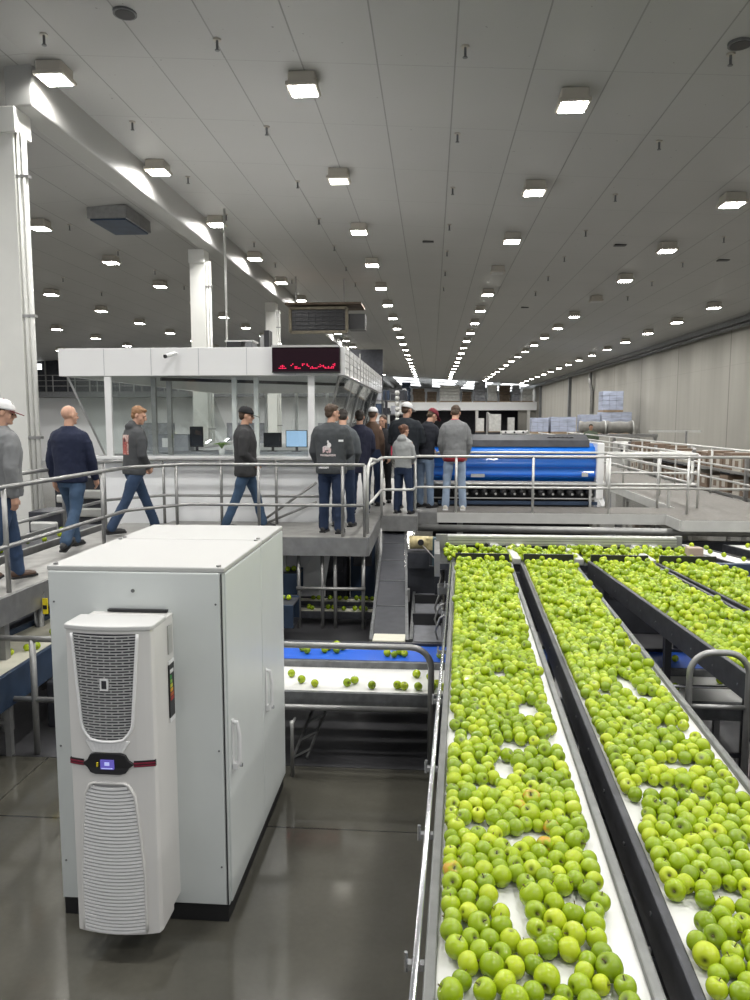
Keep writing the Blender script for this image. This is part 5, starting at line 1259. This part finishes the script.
        mb = MB(); mb.ell((0, -.018, 1.794), (.008, .008, .005), 8, 6, lambda p: S(TH(p))); mb.build('button', bm, c_, local=True)
    return t
jean = fabric('jeans_mid_blue', (.022, .045, .095), noise=.45, nscale=9); jean2 = fabric('jeans_blue', (.034, .068, .125), noise=.45, nscale=9); jeand = fabric('jeans_dark', (.012, .025, .062), noise=.3, nscale=9); jeanl = fabric('jeans_light', (.30, .38, .50), noise=.2, nscale=9); jeanm = fabric('jeans_pale', (.2, .27, .38), noise=.2, nscale=9)
blk = fabric('black_cloth', (.012, .013, .016)); brownshoe = mat('brown_leather', (.08, .045, .03), .5); darkshoe = mat('dark_shoe', (.02, .02, .022), .5); whiteshoe = mat('white_shoe', (.65, .62, .55), .5)
hb = mat('hair_brown', (.06, .035, .02), .6, noise=.3, nscale=60); hbl = mat('hair_blond', (.25, .13, .06), .6, noise=.3, nscale=60); hd = mat('hair_dark', (.02, .014, .01), .6); hr = mat('hair_auburn', (.13, .055, .03), .6, noise=.3, nscale=60)
capw = mat('cap_white', (.7, .7, .7), .8); capm = mat('cap_maroon', (.16, .012, .025), .8); capb = mat('cap_black', (.008, .008, .01), .8)
g1 = fabric('grey_marl', (.17, .175, .18)); g2 = fabric('grey_sweat', (.20, .205, .21)); g3 = fabric('light_grey', (.33, .34, .34)); navy = fabric('navy_knit', (.006, .011, .036))
redp = (.45, .09, .07)
hood_m = fabric('charcoal_hoodie', (.055, .058, .062), decals=[('b', 0, 1.24, .105, .135, (.30, .09, .075), 1), ('n', 0, 1.24, .10, .13, (.55, .42, .38), 1), ('e', 0, 1.26, .05, .07, (.10, .02, .03), 1), ('n', 0, 1.2, .06, .08, (.5, .12, .1), 1), ('t', 0, 1.36, .1, .02, (.6, .5, .45), 1)])
logo_m = fabric('charcoal_jacket', (.05, .055, .06), decals=[('e', -.03, 1.20, .055, .03, (.6, .55, .56), 1), ('e', .015, 1.24, .028, .035, (.75, .72, .72), 1), ('e', .0, 1.285, .014, .02, (.75, .72, .72), 1), ('e', -.07, 1.17, .012, .035, (.6, .5, .5), 1), ('e', .025, 1.165, .012, .035, (.6, .5, .5), 1), ('n', -.02, 1.17, .06, .04, (.5, .35, .36), 1), ('t', -.01, 1.10, .11, .014, (.7, .6, .6), 1), ('t', -.07, .93, .08, .014, (.8, .8, .8), 1), ('b', .17, 1.30, .03, .014, (.85, .85, .85), 1)])
vest = fabric('dark_vest', (.018, .018, .022), decals=[('b', -.25, 1.2, .10, .3, (.35, .02, .05), 1), ('b', -.25, 1.2, .10, .3, (.35, .02, .05), -1)])
person('man in grey sweatshirt and white and maroon trucker cap walking at the left edge', (-4.15, 6.98, ZD), -34, 1.80, g1, jean, brownshoe, legs=((14, 8, 2), (-16, 8, 2)), arms=((8, 8, 14, 4), (-10, 10, 16, 4)), head=(-30, 12), hair=('short', hb), cap=(capw, capm, None), bulk=1.2, vox=.009)
person('bald man in navy sweater and blue jeans walking away on the left walkway', (-4.40, 8.85, ZD), -4, 1.80, navy, jean2, darkshoe, legs=((22, 12, 2), (-14, 26, 2)), arms=((-4, 9, 14, 2), (10, 9, 14, 2)), head=(-28, 6), hair=('bald', None), bulk=1.14, vox=.009)
person('blond man in charcoal hoodie with a red print on the back stepping right', (-4.15, 10.2, ZD), -46, 1.84, hood_m, jean, darkshoe, legs=((24, 4, 2), (-22, 10, 2)), arms=((2, 8, 40, 30), (2, 8, 40, 30)), head=(-45, 18), hair=('short', hbl), hood=True, bulk=1.1, lean=4, vox=.009)
person('man in dark jacket and black cap walking right in front of the booth', (-2.68, 10.65, ZD), -78, 1.80, fabric('dark_jacket', (.028, .028, .03)), jean2, darkshoe, legs=((19, 6, 1), (-16, 8, 1)), arms=((-10, 8, 50, 34), (-4, 8, 50, 34)), head=(0, 10), hair=('short', hb), cap=(capb, capb, None), bulk=1.22, name='jacket', hem=.80, vox=.009)
person('brown haired man in charcoal jacket with a white emblem on the back', (-1.40, 10.42, ZD), -8, 1.80, logo_m, jeand, darkshoe, legs=((3, 3, 3), (-2, 3, 3)), arms=((0, 9, 30, 12), (10, 8, 60, 25)), head=(-45, 8), hair=('short', hb), bulk=1.22, name='jacket', hem=.83, vox=.009, legw=1.12)
person('dark haired man in grey sweatshirt standing right behind the emblem jacket', (-1.31, 11.05, ZD), -12, 1.75, fabric('slate_grey', (.085, .095, .105)), jeand, darkshoe, arms=((4, 8, 30, 12), (8, 8, 40, 20)), head=(20, 32), hair=('short', hd), bulk=1.05, vox=.011)
person('person in navy coat facing the booth corner behind the grey sweatshirt man', (-1.22, 12.7, ZD), 12, 1.74, fabric('navy_coat', (.012, .014, .035)), jeand, darkshoe, arms=((4, 8, 40, 20), (4, 8, 40, 20)), head=(-10, 10), hair=('short', hd), bulk=1.1, vox=.011, name='jacket', hem=.7)
person('man in white cap half hidden behind the navy coat', (-1.08, 13.75, ZD), -25, 1.80, fabric('brown_coat', (.10, .06, .04)), jeand, darkshoe, arms=((4, 8, 20, 10), (4, 8, 20, 10)), head=(5, 8), hair=('short', hb), cap=(capw, capw, None), vox=.011, name='jacket', bulk=.86)
person('brown haired woman in dark vest with red sleeves facing the camera side', (-.93, 14.3, ZD), 185, 1.66, vest, blk, darkshoe, arms=((4, 8, 30, 15), (4, 8, 30, 15)), head=(-25, 4), hair=('long', hb), bulk=.92, vox=.011, name='jacket', hem=.85)
person('tall man in black jacket and white cap seen from behind at the corner', (-.46, 13.35, ZD), -14, 1.88, fabric('black_jacket', (.010, .014, .02)), jeand, darkshoe, arms=((10, 10, 50, 20), (10, 10, 50, 20)), head=(-30, 12), hair=('short', hb), cap=(capw, capw, None), bulk=1.28, vox=.011, name='jacket', hem=.85)
person('person in maroon cap and black jacket leaning over the rail beside the tall man', (-.12, 13.55, ZD), -40, 1.80, fabric('black_jacket_2', (.012, .014, .022)), jeanm, darkshoe, legs=((0, 0, 2), (0, 0, 4)), arms=((20, 8, 50, 15), (20, 8, 50, 15)), head=(-20, 25), hair=('short', hb), cap=(capm, capm, None), bulk=1.05, lean=10, vox=.011, name='jacket', hem=.85)
person('girl in light grey hoodie with tied up auburn hair and dark flared jeans', (-.48, 12.62, ZD), -20, 1.5, g3, jeand, darkshoe, legs=((0, 0, 4), (0, 0, 6)), arms=((10, 8, 55, 25), (10, 8, 55, 25)), head=(-25, 14), hair=('bun', hr), hood=True, bulk=.98, vox=.009, legw=1.02, hem=.9)
person('man in grey sweatshirt over a red shirt, looking down by the blue machine', (.40, 13.2, ZD), -3, 1.84, g2, jeanl, whiteshoe, legs=((0, 0, 5), (0, 0, 5)), arms=((6, 11, 22, 12), (6, 11, 22, 12)), head=(-8, 30), hair=('short', hb), bulk=1.1, hemc=mat('red_shirt', (.30, .02, .03), .8), collar=mat('red_collar', (.40, .05, .06), .8), vox=.009, hem=.90)
t = thing('work_stand', 'steel work stand the distant man stands on', 'platform', (6.9, 30, 0))
MB().box(6.2, 7.6, 29.6, 30.6, .87, .93).build('top', M['galv'], t)
for x in (6.3, 7.5): MB().box(x - .04, x + .04, 29.7, 29.78, 0, .87).build('leg', M['galv'], t)
person('distant man in olive green t-shirt standing in front of the wrapped pallets', (6.2, 30, .93), 170, 1.76, fabric('olive_tee', (.09, .115, .08)), blk, darkshoe, arms=((4, 12, 20, 10), (4, 12, 20, 10)), hair=('short', hd), skin='skin2', bulk=1.25, vox=.012)

for o in bpy.data.objects:
    if '_w' in o: del o['_w']
# ------------------------------------------------------------------ light & view
w = bpy.data.worlds.new('world'); SC.world = w; w.use_nodes = True
w.node_tree.nodes['Background'].inputs[0].default_value = (.95, .97, 1, 1); w.node_tree.nodes['Background'].inputs[1].default_value = .5  # added fill light through the open rear, brightening front faces
SC.view_settings.view_transform = 'Standard'; SC.view_settings.look = 'None'; SC.view_settings.gamma = 1; SC.view_settings.use_curve_mapping = False
SC.view_settings.exposure = 0.0
